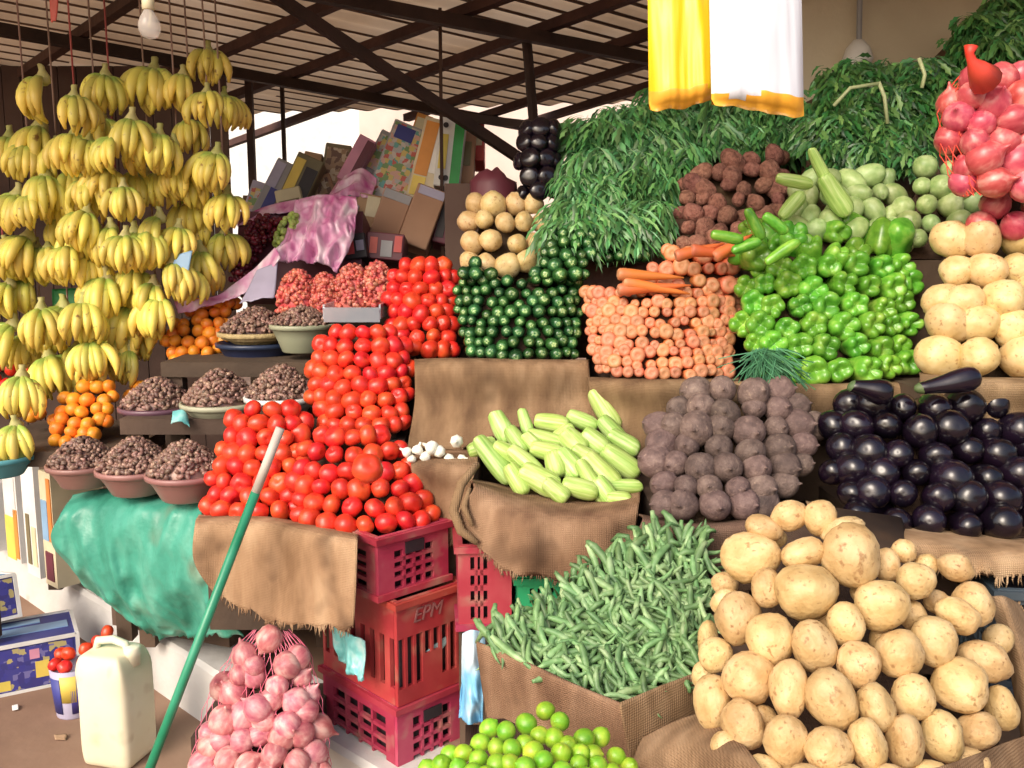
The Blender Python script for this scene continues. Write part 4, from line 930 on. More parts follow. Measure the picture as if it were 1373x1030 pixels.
bunches([(8, 1335, 1400, 2), (40, 1300, 1395, 3), (72, 1268, 1390, 3), (98, 1122, 1270, 5), (122, 1108, 1280, 6), (148, 1100, 1275, 6), (175, 1096, 1260, 6), (200, 1100, 1240, 5)], PAR, 2.98, .35, 0, 220, 'dark green parsley bunch, %s from left in the %s of the right pile', 'parsley bunches', 'greens', 'parsley_bunch', 1.)
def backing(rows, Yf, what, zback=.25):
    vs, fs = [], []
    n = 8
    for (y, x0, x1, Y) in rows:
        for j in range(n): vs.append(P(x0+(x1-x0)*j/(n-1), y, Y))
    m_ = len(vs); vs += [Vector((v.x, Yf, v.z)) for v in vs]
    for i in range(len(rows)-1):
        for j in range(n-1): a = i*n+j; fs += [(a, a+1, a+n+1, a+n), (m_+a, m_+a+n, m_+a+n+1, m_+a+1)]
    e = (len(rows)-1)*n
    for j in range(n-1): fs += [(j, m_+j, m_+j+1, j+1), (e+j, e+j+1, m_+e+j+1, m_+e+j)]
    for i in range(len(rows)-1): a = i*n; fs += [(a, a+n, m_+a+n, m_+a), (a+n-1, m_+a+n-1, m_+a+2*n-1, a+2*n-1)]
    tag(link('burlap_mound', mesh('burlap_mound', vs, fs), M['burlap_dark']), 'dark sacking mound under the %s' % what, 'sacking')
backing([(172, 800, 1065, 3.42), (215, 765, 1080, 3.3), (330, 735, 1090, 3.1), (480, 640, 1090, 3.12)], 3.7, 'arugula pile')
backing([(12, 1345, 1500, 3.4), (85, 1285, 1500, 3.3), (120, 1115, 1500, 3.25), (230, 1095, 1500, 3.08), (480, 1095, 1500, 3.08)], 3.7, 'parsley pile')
for i, pts_ in enumerate([[(1118, 142), (1140, 118), (1178, 112)], [(1178, 110), (1186, 130), (1190, 166)], [(1232, 78), (1240, 100), (1236, 118)]]):
    mb = MB(); mb.tube([P(x, y, 2.98) for x, y in pts_], .006, 6); tag(mb.build('pale_stem', M['stem'], smooth=True), 'pale bare stem lying across the parsley, %s from left' % ORD[i], 'stem', 'bare stems on the parsley')
mb = MB()      # dill hanging below the peppers
for k in range(260):
    b = P(1025+rnd(-18, 22), 478+rnd(-12, 10), 2.28); d = Vector((rnd(-.5, .75), rnd(-.5, 0), rnd(-1, .05))).normalized(); l = rnd(.05, .12); pts_ = []
    for s_ in range(4): pts_.append(b.copy()); d = (d + Vector((0, 0, -.12)) + rand_dir()*.12).normalized(); b = b + d*l/3
    mb.tube(pts_, .0014, 3)
tag(mb.build('dill_bunch', M['dill']), 'feathery blue green dill bunch hanging over the beetroots', 'dill')

# ================================================================== BAGS HANGING AT THE TOP
def film_bag(x0, x1, ytop, ybot, Y, m_, name, label, base_mat=None, seed=0, skew=0):
    c = P((x0+x1)/2, (ytop+ybot)/2, Y); r = empty(name, c, label, 'plastic bag')
    th = .05; nu, nv = 34, 26; vs, fs = [], []
    for side in (1, -1):
        for i in range(nv):
            t = i/(nv-1); y = ytop + (ybot-ytop)*t
            for j in range(nu):
                u = j/(nu-1); x = x0 + (x1-x0)*u + skew*t
                edge = math.sin(math.pi*u)**.45
                bul = th*edge*(.35+.65*t)*(1-max(0, (t-.9)/.1)**2)
                p = P(x, y + 8*math.sin(u*3.1+seed)*t*t + 4*noise.noise(Vector((u*5, seed, 0)))*t, Y)
                fold = .02*noise.noise(Vector((u*3.2+seed, t*1.1, seed))) + .003*noise.noise(Vector((u*16, t*2.5+seed, 3)))
                p.y -= side*bul + fold*edge*1.3
                vs.append(p - c)
    n = nu*nv
    for i in range(nv-1):
        for j in range(nu-1): a = i*nu+j; fs += [(a, a+nu, a+nu+1, a+1), (n+a, n+a+1, n+a+nu+1, n+a+nu)]
    for i in range(nv-1):
        a = i*nu; fs += [(a, n+a, n+a+nu, a+nu)]; a = i*nu+nu-1; fs += [(a, a+nu, n+a+nu, n+a)]
    for j in range(nu-1): a = (nv-1)*nu+j; fs += [(a, n+a, n+a+1, a+1)]
    me = mesh('bag_film', vs, fs); me.materials.append(M[m_])
    o = link('bag_film', me, None, r)
    if base_mat:
        me.materials.append(M[base_mat])
        for p_ in me.polygons:
            zc = sum(vs[k].z for k in p_.vertices)/len(p_.vertices); zmin = min(v.z for v in vs)
            xc = sum(vs[k].x for k in p_.vertices)/len(p_.vertices)
            if zc < zmin + .045 + .02*noise.noise(Vector((xc*14, seed, 0))): p_.material_index = 1
    mb = MB(); tp = P((x0+x1)/2, ytop, Y)
    mb.tube([tp - c + Vector((-.03, 0, -.01)), Vector((0, 0, roofz(Y) - c.z)), tp - c + Vector((.03, 0, -.01))], .004, 5); mb.build('handle', M[m_], r)
film_bag(868, 962, -45, 140, 2.3, 'yellow_bag', 'yellow_bag', 'bright yellow plastic bag hanging from the roof', 'orange_bag', 1, 2)
film_bag(950, 1074, -45, 148, 2.2, 'white_bag', 'white_bag', 'white plastic bag with orange bottom hanging beside the yellow one', 'orange_bag', 5, 4)

# ================================================================== BACK: cartons, pink film, grapes
def carton(px, py, w_, h_, Y, rot, body, panels, label, depth=.18, yaw=0, holes=()):
    c = P(px, py, Y); W, H = px2m(w_, Y), px2m(h_, Y)
    r = empty('carton', c, label, 'carton', 'cartons stacked at the back'); r.rotation_euler = (R(-12), R(rot), yaw)
    mb = MB(); mb.box((0, depth/2, 0), (W, depth, H)); o = mb.build('carton_body', M[body], r)
    o.modifiers.new('b', 'BEVEL').width = .004
    for pi_, (u0, v0, u1, v1, m_) in enumerate(panels):
        mb = MB(); mb.box(((u0+u1-1)/2*W, -.002 - .0015*pi_, (v0+v1-1)/2*H), ((u1-u0)*W, .004, (v1-v0)*H)); mb.build('printed_panel', M['c_'+m_], r)
    for (u, v) in holes:
        vs, fs = lathe([(.012, 0), (.012, .006)], 12); mb = MB(); mb.add([Vector((v_.x+(u-.5)*W, -.004-v_.z*.3, v_.y+(v-.5)*H)) for v_ in vs], fs); mb.build('vent_hole', M['c_dark'], r)
carton(540, 222, 62, 110, 4.25, 22, 'c_grey', [(.03, .03, .97, .97, 'busy'), (.1, .78, .5, .95, 'blue')], 'grey carton with red and teal print leaning among the boxes', yaw=.1)
carton(574, 214, 34, 112, 4.15, 14, 'c_cream', [(.1, .3, .6, .95, 'orange'), (.62, .35, .95, .98, 'white'), (.1, .05, .6, .28, 'yellow')], 'cream carton with orange and yellow print beside the grey one')
carton(603, 204, 34, 92, 4.1, 6, 'c_white', [(.1, .25, .4, .75, 'yellow'), (.6, .02, .98, .98, 'green')], 'white carton with green edge and dark round holes', holes=((.25, .88), (.28, .12), (.45, .12)))
carton(625, 206, 22, 80, 4.2, 4, 'cardboard', [(.2, .3, .8, .7, 'olive')], 'narrow brown carton behind the green edged one')
carton(524, 288, 38, 66, 4.0, 20, 'cardboard', [(0.02, .8, .98, .98, 'grey')], 'brown cardboard box with grey top, left of its twin')
carton(566, 290, 40, 82, 3.95, 20, 'cardboard', [(0.1, .84, .98, .98, 'lav')], 'plain brown cardboard box, tallest of the brown ones')
carton(492, 290, 34, 60, 4.05, 10, 'cardboard', [(.4, .5, .9, .95, 'cream'), (.05, .1, .4, .4, 'dark')], 'brown and cream carton beside the pink film')
carton(478, 214, 24, 66, 4.35, 28, 'c_pink', [(.55, .05, .98, .95, 'maroon')], 'pink carton leaning against the sky')
carton(450, 222, 34, 58, 4.45, 8, 'c_olive', [(.1, .1, .9, .9, 'busybrown')], 'dark olive carton against the sky')
carton(402, 244, 36, 74, 4.3, 24, 'c_olive', [(.05, .1, .4, .9, 'yellow'), (.5, .2, .95, .8, 'dark')], 'olive and dark carton leaning beside the blue grey one')
carton(430, 262, 40, 50, 4.4, -20, 'cardboard', [(.1, .1, .9, .9, 'busybrown')], 'brown carton tilted left behind the pink film')
carton(366, 252, 24, 80, 4.3, 26, 'c_grey', [(.05, .5, .6, .95, 'lav'), (.4, .1, .95, .5, 'blue')], 'blue grey carton, leftmost of those against the sky')
carton(500, 262, 70, 40, 4.3, 10, 'c_lav', [(.04, .1, .96, .9, 'busy')], 'pale lilac carton under the leaning ones')
carton(516, 330, 50, 36, 3.8, 5, 'c_maroon', [(.1, .2, .3, .8, 'red'), (.4, .1, .7, .7, 'grey'), (.75, .3, .95, .9, 'red')], 'maroon and red carton above the red dates')
carton(642, 190, 14, 50, 4.3, 0, 'c_red', [(.2, .4, .8, .9, 'cream')], 'small red carton right of the cartons')
for q_ in ((346, 268, 30, 48, 4.4, 18, 'c_lav', [(.1, .2, .9, .8, 'busy')], 'small lilac printed carton at the far left of the back stack'),
          (388, 272, 34, 40, 4.25, -12, 'c_cream', [(.1, .1, .9, .6, 'olive')], 'small cream carton half sunk among the back cartons'),
          (416, 226, 24, 44, 4.5, 12, 'cardboard', [(.15, .2, .8, .8, 'busybrown')], 'small brown carton between the olive and the dark one'),
          (470, 254, 40, 44, 4.35, 32, 'c_pink', [(.1, .1, .9, .5, 'busy'), (.1, .6, .9, .9, 'lav')], 'pink printed carton tilted under the pink one'),
          (512, 206, 28, 60, 4.45, 26, 'c_grey', [(.1, .1, .9, .9, 'busy')], 'grey printed carton peeping out behind the largest one'),
          (548, 300, 20, 54, 4.02, 24, 'c_dark', [(.2, .2, .8, .8, 'maroon')], 'thin dark box wedged between the two brown ones'),
          (600, 292, 26, 70, 4.0, 14, 'c_maroon', [(.1, .1, .5, .9, 'dark')], 'dark maroon box right of the tallest brown one'),
          (476, 330, 30, 34, 3.75, -8, 'c_dark', [(.1, .2, .45, .8, 'red'), (.55, .3, .9, .7, 'lav')], 'small dark carton with a red patch left of the maroon one'),
          (566, 168, 22, 30, 4.5, 18, 'c_orange', [(.1, .3, .9, .8, 'cream')], 'small orange carton topping the back stack')):
    carton(*q_)
sheet('lilac_wrapper', [L_((462, 236, 4.2), (486, 226, 4.2), (505, 240, 4.2)), L_((440, 268, 4.1), (470, 262, 4.05), (500, 268, 4.1))], 'pink_film', 'crumpled lilac wrapper lying among the back cartons', 'wrapper', nu=24, nv=20, amp=.05, fs=14, seed=31, ridge=True)
sheet('grey_wrapper', [L_((428, 268, 4.1), (455, 262, 4.1), (482, 270, 4.1)), L_((420, 290, 4.0), (450, 288, 3.95), (482, 292, 4.0))], 'white_bag', 'crumpled clear grey wrapper above the pink film', 'wrapper', nu=24, nv=16, amp=.05, fs=14, seed=35, ridge=True)
a, b = P(325, 250, 4.6), P(700, 250, 4.6)
mb = MB(); mb.box(((a.x+b.x)/2, 4.85, (P(0, 262, 4.6).z+LH)/2), (b.x-a.x, .5, P(0, 262, 4.6).z-LH)); tag(mb.build('wooden_rack', M['wood']), 'dark wooden rack behind the stacked cartons', 'rack')
mb = MB(); a, b = P(596, 260, 3.6), P(690, 260, 3.6)
mb.box(((a.x+b.x)/2, 3.75, (P(0, 246, 3.6).z+LH)/2), (b.x-a.x, .3, P(0, 246, 3.6).z-LH)); tag(mb.build('wooden_rack', M['sidewall']), 'dark cupboard side behind the small potatoes', 'cupboard')
vs, fs = lathe([(.3, -.5), (.46, -.35), (.5, 0), (.47, .3), (.3, .45), (.08, .5)], 16, lambda v, q, k: wob(v, .3, 4, 3)); c0 = P(662, 268, 3.42)
tag(link('mesh_sack', mesh('mesh_sack', [Vector((v.x*.17, v.y*.12, v.z*.2))+c0 for v in vs], fs), M['c_maroon']), 'maroon mesh sack behind the small potatoes', 'sack')
# pink film over fruit boxes
sheet('pink_film', [L_((395, 270, 3.75), (430, 262, 3.75), (478, 265, 3.75)), L_((385, 310, 3.66), (425, 305, 3.62), (476, 310, 3.66)), L_((365, 350, 3.58), (420, 352, 3.54), (452, 366, 3.56))], 'pink_film', 'crumpled pink plastic film over the fruit boxes', 'plastic film', nu=70, nv=50, amp=.07, fs=12, stretch=(1.6, 1, .6), seed=3, ridge=True)
sheet('pink_film', [L_((320, 292, 3.85), (360, 276, 3.85), (398, 268, 3.85)), L_((318, 304, 3.8), (360, 288, 3.8), (396, 284, 3.8))], 'pink_film', 'narrow pink plastic film edge above the dark grapes', 'plastic film', nu=30, nv=8, amp=.02, fs=20)
sheet('pink_film', [L_((368, 332, 3.55), (350, 352, 3.55), (322, 375, 3.5), (286, 398, 3.45), (234, 404, 3.4)), L_((378, 346, 3.5), (352, 376, 3.5), (325, 396, 3.46), (290, 408, 3.42), (238, 420, 3.37))], 'pink_film', 'long pink plastic film strip running down to the bananas', 'plastic film', nu=50, nv=12, amp=.03, fs=20, seed=8)
def grapes(px, py, w_, h_, Y, rot, m_, label, n):
    mb = MB(); c0 = P(px, py, Y)
    for k in range(n):
        a = rnd(0, 6.28); r_ = math.sqrt(random.random()); u, v = r_*math.cos(a)*w_/2, r_*math.sin(a)*h_/2
        x = u*math.cos(R(rot)) - v*math.sin(R(rot)); y = u*math.sin(R(rot)) + v*math.cos(R(rot))
        p = P(px+x, py+y, Y + rnd(-.03, .02) + .04*r_); q = .011*rnd(.85, 1.15)
        vs, fs = lathe(sph(6), 8); mb.add([p + v_*2*q for v_ in vs], fs)
    tag(mb.build('grape_bunch', M[m_], smooth=True), label, 'grapes', kind='stuff')
grapes(338, 325, 34, 78, 3.68, 22, 'grape_red', 'dark red grapes packed at the upper end of the pink film', 150)
grapes(362, 306, 36, 36, 3.72, 0, 'grape_red', 'dark red grapes packed beside the green grapes', 90)
grapes(322, 366, 22, 50, 3.6, 20, 'grape_red', 'dark red grapes packed beside the bananas', 70)
grapes(384, 312, 24, 56, 3.66, 25, 'grape_green', 'green grapes packed in a box under the pink film', 90)
mb = MB(); a, b = P(315, 300, 3.85), P(480, 300, 3.85)
mb.box((0, .12, 0), (b.x-a.x, .2, px2m(110, 3.8)))
o = mb.build('fruit_box', M['c_maroon']); o.location = P(400, 335, 3.75); o.rotation_euler = (R(-18), 0, 0); tag(o, 'dark maroon fruit box under the pink film and grapes', 'box')
sheet('dark_cloth', [L_((345, 362, 3.5), (372, 352, 3.5)), L_((322, 408, 3.42), (368, 398, 3.42))], 'c_lav', 'grey lilac paper beside the pink film strip', 'paper', nu=12, nv=12, amp=.02)

# ================================================================== DRAPES
def drape(rows, m_, label, **k): return sheet('burlap_drape', [L_(*r) for r in rows], m_, label, 'burlap cloth', fringe=110, **k)
drape([[(556, 484, 2.9), (600, 482, 2.9), (690, 484, 2.9), (792, 484, 2.9)], [(556, 488, 2.69), (605, 487, 2.66), (690, 487, 2.66), (790, 488, 2.69)], [(556, 540, 2.68), (620, 545, 2.66), (700, 540, 2.66), (795, 535, 2.68)], [(545, 605, 2.64), (620, 600, 2.62), (700, 572, 2.62), (800, 575, 2.62)]], 'burlap', 'brown burlap cloth hanging under the courgettes', amp=.02, seed=1)
drape([[(786, 506, 2.75), (880, 508, 2.7), (992, 506, 2.75)], [(788, 512, 2.6), (880, 514, 2.49), (990, 512, 2.6)], [(792, 550, 2.6), (880, 555, 2.5), (985, 550, 2.6)], [(795, 600, 2.58), (880, 620, 2.52), (985, 600, 2.6)]], 'burlap', 'brown burlap cloth hanging under the carrots', amp=.015, seed=2)
drape([[(982, 512, 2.6), (1100, 516, 2.55), (1236, 512, 2.6)], [(984, 518, 2.47), (1100, 521, 2.36), (1234, 516, 2.47)], [(985, 570, 2.46), (1100, 575, 2.38), (1236, 570, 2.46)]], 'burlap', 'brown burlap cloth hanging under the green peppers', amp=.014, seed=3)
drape([[(1232, 500, 2.4), (1320, 506, 2.35), (1460, 508, 2.4)], [(1233, 506, 2.24), (1320, 512, 2.14), (1460, 512, 2.14)], [(1236, 545, 2.22), (1320, 550, 2.14), (1460, 550, 2.14)], [(1236, 590, 2.22), (1320, 590, 2.14), (1460, 590, 2.14)]], 'burlap', 'brown burlap cloth hanging under the yellow potatoes', amp=.014, seed=4)
drape([[(620, 640, 2.4), (700, 655, 2.4), (790, 665, 2.4), (862, 650, 2.4)], [(636, 652, 2.2), (700, 678, 2.17), (790, 688, 2.15), (856, 676, 2.18)], [(615, 690, 2.18), (690, 720, 2.12), (790, 728, 2.1), (850, 715, 2.16)], [(640, 735, 2.16), (700, 772, 2.12), (780, 775, 2.1), (852, 750, 2.14)]], 'burlap', 'brown burlap cloth with ragged hem hanging under the pale marrows', amp=.03, hem=.012, seed=5)
mb = MB(); mb.tube([P(640, 622, 2.25), P(618, 650, 2.2), (P(608, 685, 2.17)), P(618, 712, 2.15), P(640, 728, 2.14)], .011, 8, [.8, 1.1, 1.2, 1.1, .7]); mb.tube([P(630, 655, 2.19), P(622, 680, 2.16), P(634, 705, 2.14)], .008, 8, [.6, 1.1, .6])
tag(mb.build('rolled_hem', M['burlap'], smooth=True), 'rolled burlap sack edge left of the pale marrows', 'sack edge')
drape([[(856, 690, 2.15), (930, 700, 2.1), (1030, 690, 2.15)], [(862, 698, 1.99), (930, 710, 1.94), (1030, 698, 1.99)], [(850, 730, 1.99), (930, 745, 1.95), (1030, 735, 1.98)], [(845, 800, 2.0), (930, 800, 1.97), (1030, 790, 2.0)]], 'burlap_dark', 'dark dirty burlap hanging under the beetroots', amp=.02, seed=6)
drape([[(1080, 672, 2.1), (1180, 700, 2.0), (1300, 716, 1.95), (1460, 730, 1.95)], [(1085, 690, 1.93), (1180, 712, 1.85), (1300, 728, 1.83), (1460, 740, 1.83)], [(1095, 712, 1.86), (1190, 728, 1.8), (1310, 745, 1.78), (1460, 755, 1.8)], [(1110, 740, 1.86), (1200, 745, 1.8), (1320, 770, 1.78), (1460, 765, 1.8)]], 'burlap_light', 'pale burlap sack edge below the aubergines', amp=.035, hem=.012, seed=7)
drape([[(268, 690, 2.6), (350, 692, 2.55), (400, 700, 2.4), (482, 716, 2.3)], [(262, 702, 2.35), (345, 700, 2.33), (400, 712, 2.24), (480, 726, 2.16)], [(262, 750, 2.34), (345, 755, 2.3), (400, 770, 2.22), (478, 780, 2.15)], [(290, 800, 2.33), (345, 825, 2.29), (400, 838, 2.22), (474, 842, 2.15)]], 'burlap_light', 'tan burlap cloth hanging under the tomatoes beside the green pole', amp=.02, hem=.01, seed=8)
drape([[(560, 606, 2.6), (590, 604, 2.6), (640, 604, 2.6)], [(552, 622, 2.42), (590, 624, 2.36), (640, 622, 2.36)], [(560, 660, 2.42), (600, 665, 2.36), (630, 660, 2.34)], [(585, 720, 2.42), (605, 720, 2.38), (625, 710, 2.36)]], 'burlap', 'brown burlap cloth under the garlic bulbs', amp=.014, seed=9)
# sack box round the okra
drape([[(640, 862, 1.70), (700, 886, 1.62), (770, 918, 1.54), (832, 944, 1.46)], [(640, 868, 1.68), (700, 893, 1.6), (770, 926, 1.52), (832, 950, 1.445)], [(648, 930, 1.69), (710, 955, 1.61), (780, 985, 1.53), (842, 1005, 1.45)], [(660, 1010, 1.70), (720, 1035, 1.62), (790, 1055, 1.54), (852, 1075, 1.46)]], 'burlap', 'brown burlap sack side below the okra, facing the limes', amp=.008, seed=10)
drape([[(832, 944, 1.46), (880, 925, 1.52), (938, 902, 1.6)], [(832, 950, 1.445), (882, 930, 1.51), (940, 908, 1.59)], [(842, 1005, 1.45), (895, 990, 1.5), (950, 965, 1.58)], [(852, 1075, 1.46), (910, 1060, 1.5), (965, 1040, 1.56)]], 'burlap', 'brown burlap sack side below the okra, facing the potatoes', amp=.01, seed=11)
drape([[(862, 990, 1.46), (905, 968, 1.45), (945, 958, 1.42), (985, 985, 1.34)], [(850, 1020, 1.42), (905, 1003, 1.38), (965, 1006, 1.29), (1020, 1030, 1.2)], [(845, 1060, 1.41), (905, 1060, 1.36), (970, 1060, 1.27), (1040, 1070, 1.18)]], 'burlap', 'brown burlap sack mouth at the foot of the front potatoes', amp=.012, seed=12)
drape([[(1325, 800, 1.62), (1350, 880, 1.56), (1366, 960, 1.5), (1380, 1060, 1.45)], [(1345, 800, 1.6), (1372, 880, 1.52), (1390, 960, 1.46), (1400, 1060, 1.4)], [(1365, 810, 1.66), (1400, 880, 1.6), (1430, 960, 1.56), (1440, 1060, 1.5)]], 'burlap', 'brown burlap sack edge right of the front potatoes', amp=.012, seed=13)
drape([[(1150, 1045, 1.2), (1250, 1030, 1.2), (1380, 985, 1.35)], [(1150, 1090, 1.17), (1260, 1090, 1.17), (1400, 1080, 1.3)]], 'burlap', 'brown burlap sack front under the front potatoes', amp=.01, seed=14)
def bench(x0, x1, y0, y1, z0, z1, label):
    mb = MB(); mb.box(((x0+x1)/2, (y0+y1)/2, (z0+z1)/2), (x1-x0, y1-y0, z1-z0)); tag(mb.build('wooden_bench', M['wood']), label, 'bench')
bench(.2, 1.2, 2.08, 2.6, .0, .78, 'dark wooden bench under the marrows and beetroots')
bench(.35, .74, 1.40, 2.0, 0, .72, 'dark wooden bench under the front potatoes')
bench(.5, 1.6, 2.3, 3.4, 0, .8, 'dark wooden bench under the upper tier right side')
bench(-.3, .5, 2.85, 3.6, 0, .85, 'dark wooden bench under the upper tier middle')

# green tarp
sheet('green_tarp', [L_((98, 664, 2.95), (150, 655, 2.9), (210, 664, 2.8), (272, 668, 2.66)), L_((84, 690, 2.84), (150, 685, 2.76), (210, 690, 2.66), (268, 696, 2.56)), L_((72, 735, 2.86), (140, 760, 2.76), (210, 765, 2.66), (272, 770, 2.54)), L_((120, 790, 2.9), (175, 820, 2.8), (240, 830, 2.68), (300, 810, 2.55)), L_((160, 815, 2.95), (212, 850, 2.86), (262, 850, 2.7), (328, 852, 2.56))], 'tarp', 'turquoise green tarpaulin draped under the date bowls', 'tarpaulin', nu=80, nv=60, amp=.06, fs=6, stretch=(1.4, 1, .6), hem=.012, seed=21, ridge=True)
mb = MB(); a = P(80, 700, 2.95); b = P(300, 700, 2.75)
Mx = Matrix.Translation(((a.x+b.x)/2+.08, 3.16, 0)) @ Matrix.Rotation(math.atan2(-.22, .55), 4, 'Z')
mb.box((0, 0, (LH+P(190, 664, 2.8).z)/2), (.5, .34, P(190, 664, 2.8).z-LH-.004), Mx); tag(mb.build('storage_box', M['wood']), 'dark storage box hidden under the green tarpaulin', 'box')

# ================================================================== CRATES
def crate(corner_px, corner_py, Y, H, label, m_, style, yaw=R(44), W=.50, D=.36, group='plastic crates in the stack', emblem=None, z=None):
    """corner = top of the crate's near vertical edge"""
    c = P(corner_px, corner_py, Y)
    if z is not None: c.z = z
    r = empty('plastic_crate', (c.x, c.y, c.z - H), label, 'crate', group)
    # local x runs along the right-hand face (away to the right), local y along the left-hand face (away to the left)
    r.rotation_euler = (0, 0, yaw)
    t = .012
    def side(name, L, place, nslot, parts):
        mb = MB()
        for (a0, z0, a1, z1) in parts:
            mb.box(place((a0+a1)/2, 0, (z0+z1)/2), place((a1-a0), t, (z1-z0), True))
        return mb.build(name, M[m_], r)
    def pl(axis, flip, LX, LY):
        def f(a, o_, z_, size=False):
            if size: return (a, o_, z_) if axis == 'x' else (o_, a, z_)
            if axis == 'x': return (a, (t/2 if not flip else LY - t/2), z_)
            return ((t/2 if not flip else LX - t/2), a, z_)
        return f
    def frame(L):
        ps = []
        if style == 'grid':
            ps = [(0, H-.045, L, H), (0, 0, L, .022), (0, .022, .05, H-.045), (L-.05, .022, L, H-.045)]
            n = 3
            for k in range(1, n+1): zz = .022 + (H-.067)*k/(n+1); ps.append((.05, zz-.005, L-.05, zz+.005))
            for k in range(1, 4): aa = .05 + (L-.1)*k/4; ps.append((aa-.004, .022, aa+.004, H-.045))
        elif style == 'dense':
            ps = [(0, H-.03, L, H), (0, 0, L, .03), (0, .03, .03, H-.03), (L-.06, .03, L, H-.03)]
            for k in range(1, 4): zz = .03 + (H-.06)*k/4; ps.append((.03, zz-.007, L-.06, zz+.007))
            nv_ = max(3, int(L/.035))
            for k in range(1, nv_): aa = .03 + (L-.09)*k/nv_; ps.append((aa-.004, .03, aa+.004, H-.03))
        else:
            ps = [(0, H*.64, L, H), (0, 0, L, H*.16)]
            n = 8; pos = [L*(k+.5)/n for k in range(n)]
            prev = 0
            for k, a in enumerate(pos): ps.append((prev, H*.16, a-.010, H*.64)); prev = a+.010
            ps.append((prev, H*.16, L, H*.64))
            mid = [pos[3], pos[4]]
            for a in mid: ps.append((a-.010, H*.16, a+.010, H*.42))
        return ps
    side('front_side', W, pl('x', False, W, D), 0, frame(W)); side('rear_side', W, pl('x', True, W, D), 0, frame(W))
    def inner(fr, L): return [(max(a0, t+.001), z0, min(a1, L-t-.001), z1) for a0, z0, a1, z1 in fr if min(a1, L-t-.001) > max(a0, t+.001)]
    side('end_side', D, pl('y', False, W, D), 0, inner(frame(D), D)); side('end_side', D, pl('y', True, W, D), 0, inner(frame(D), D))
    mb = MB(); mb.box((W/2, D/2, .006), (W-2*t-.004, D-2*t-.004, .010)); mb.build('base', M[m_], r)
    mb = MB()
    for (x, y, sx, sy) in ((W/2, -.005, W+.02, .010), (W/2, D+.005, W+.02, .010), (-.005, D/2, .010, D), (W+.005, D/2, .010, D)): mb.box((x, y, H-.010), (sx, sy, .016))
    mb.build('rim', M[m_], r)
    if style != 'bottle':
        mb = MB()
        for (x, y, sx, sy) in ((W/2, -.004, W+.016, .008), (-.004, D/2, .008, D)): mb.box((x, y, .010), (sx, sy, .016))
        mb.build('lower_lip', M[m_], r)
    if style == 'grid':
        mb = MB(); mb.box((W/2, -.003, H*.74), (W*.26, .004, .03)); mb.build('hand_hole', M['c_dark'], r)
    if emblem:
        cu = bpy.data.curves.new('emblem', 'FONT'); cu.body = emblem; cu.size = .052; cu.extrude = .0015; cu.shear = .3; cu.align_x = 'CENTER'; cu.align_y = 'CENTER'
        o = bpy.data.objects.new('emblem', cu); COL.objects.link(o); o.parent = r
        dg = bpy.context.evaluated_depsgraph_get(); me = bpy.data.meshes.new_from_object(o.evaluated_get(dg)); bpy.data.objects.remove(o)
        o = link('emblem', me, M['emblem'], r)
        o.location = (W*.42, -.0025, H*.82); o.rotation_euler = (math.pi/2, 0, 0)
    mb = MB(); mb.box((W/2, D/2, H*.45), (W-.06, D-.06, H*.7)); mb.build('crate_load', M['c_dark'], r)
    return r
CY_ = 2.2
kz = P(512, 722, CY_).z
cYaw = R(44)
h1, h2, h3 = .165, .275, .2
crate(506, 722, CY_, h1, 'bright crimson slotted crate, topmost of the stack under the tomatoes', 'crate', 'grid', cYaw, .225, .34)
crate(516, 0, CY_+.0, h2, 'brick red bottle crate with tall slots in the middle of the stack', 'crate_brown', 'bottle', cYaw, .225, .34, emblem='EPM', z=kz-h1-.001)
crate(514, 0, CY_+.0, h3, 'crimson slotted crate at the bottom of the stack', 'crate', 'grid', cYaw, .225, .34, z=kz-h1-h2-.002)
zz = kz-h1-h2-h3-.003
mb = MB(); c0 = P(512, 722, CY_); mb.box((.15, .17, 0), (.29, .33, max(.02, zz-.002)), Matrix.Translation((c0.x, c0.y, (zz)/2)) @ Matrix.Rotation(cYaw, 4, 'Z')); tag(mb.build('wooden_block', M['wood']), 'dark wooden block carrying the red crate stack', 'block')
crate(614, 732, 2.2, .22, 'crimson crate with dense grid standing right of the red stack', 'crate', 'dense', R(5), .132, .3, group='single crates under the goods')
crate(694, 774, 2.18, .15, 'green crate peeping out under the marrow burlap', 'crate_green', 'dense', R(5), .15, .2, group='single crates under the goods')
z1, z2 = P(614, 732, 2.2).z-.222, P(694, 774, 2.18).z-.152; c0 = P(614, 742, 2.2); c1 = P(694, 778, 2.18)
mb = MB(); mb.box((c0.x+.065, 2.36, z1/2), (.13, .3, z1-.002)); tag(mb.build('wooden_block', M['wood']), 'dark wooden block under the dense grid crate', 'block')
mb = MB(); mb.box((c1.x+.08, 2.32, z2/2), (.15, .24, z2-.002)); tag(mb.build('wooden_block', M['wood']), 'dark wooden block under the green crate', 'block')
crate(1338, 790, 1.75, .22, 'slate blue crate at the right edge behind the potato sack', 'crate_dark', 'dense', R(-8), .4, .3, group='single crates under the goods')
mb = MB(); c0 = P(1338, 790, 1.75); mb.box((c0.x+.22, c0.y+.12, (c0.z-.22)/2), (.42, .3, c0.z-.225)); tag(mb.build('wooden_block', M['wood']), 'dark wooden block under the slate blue crate', 'block')
sheet('white_wrapper', [L_((706, 768, 2.36), (730, 764, 2.36), (762, 776, 2.36)), L_((704, 778, 2.34), (730, 780, 2.33), (764, 790, 2.34))], 'blue_film', 'white and blue plastic wrapper above the green crate', 'wrapper', nu=16, nv=8, amp=.015, fs=30)
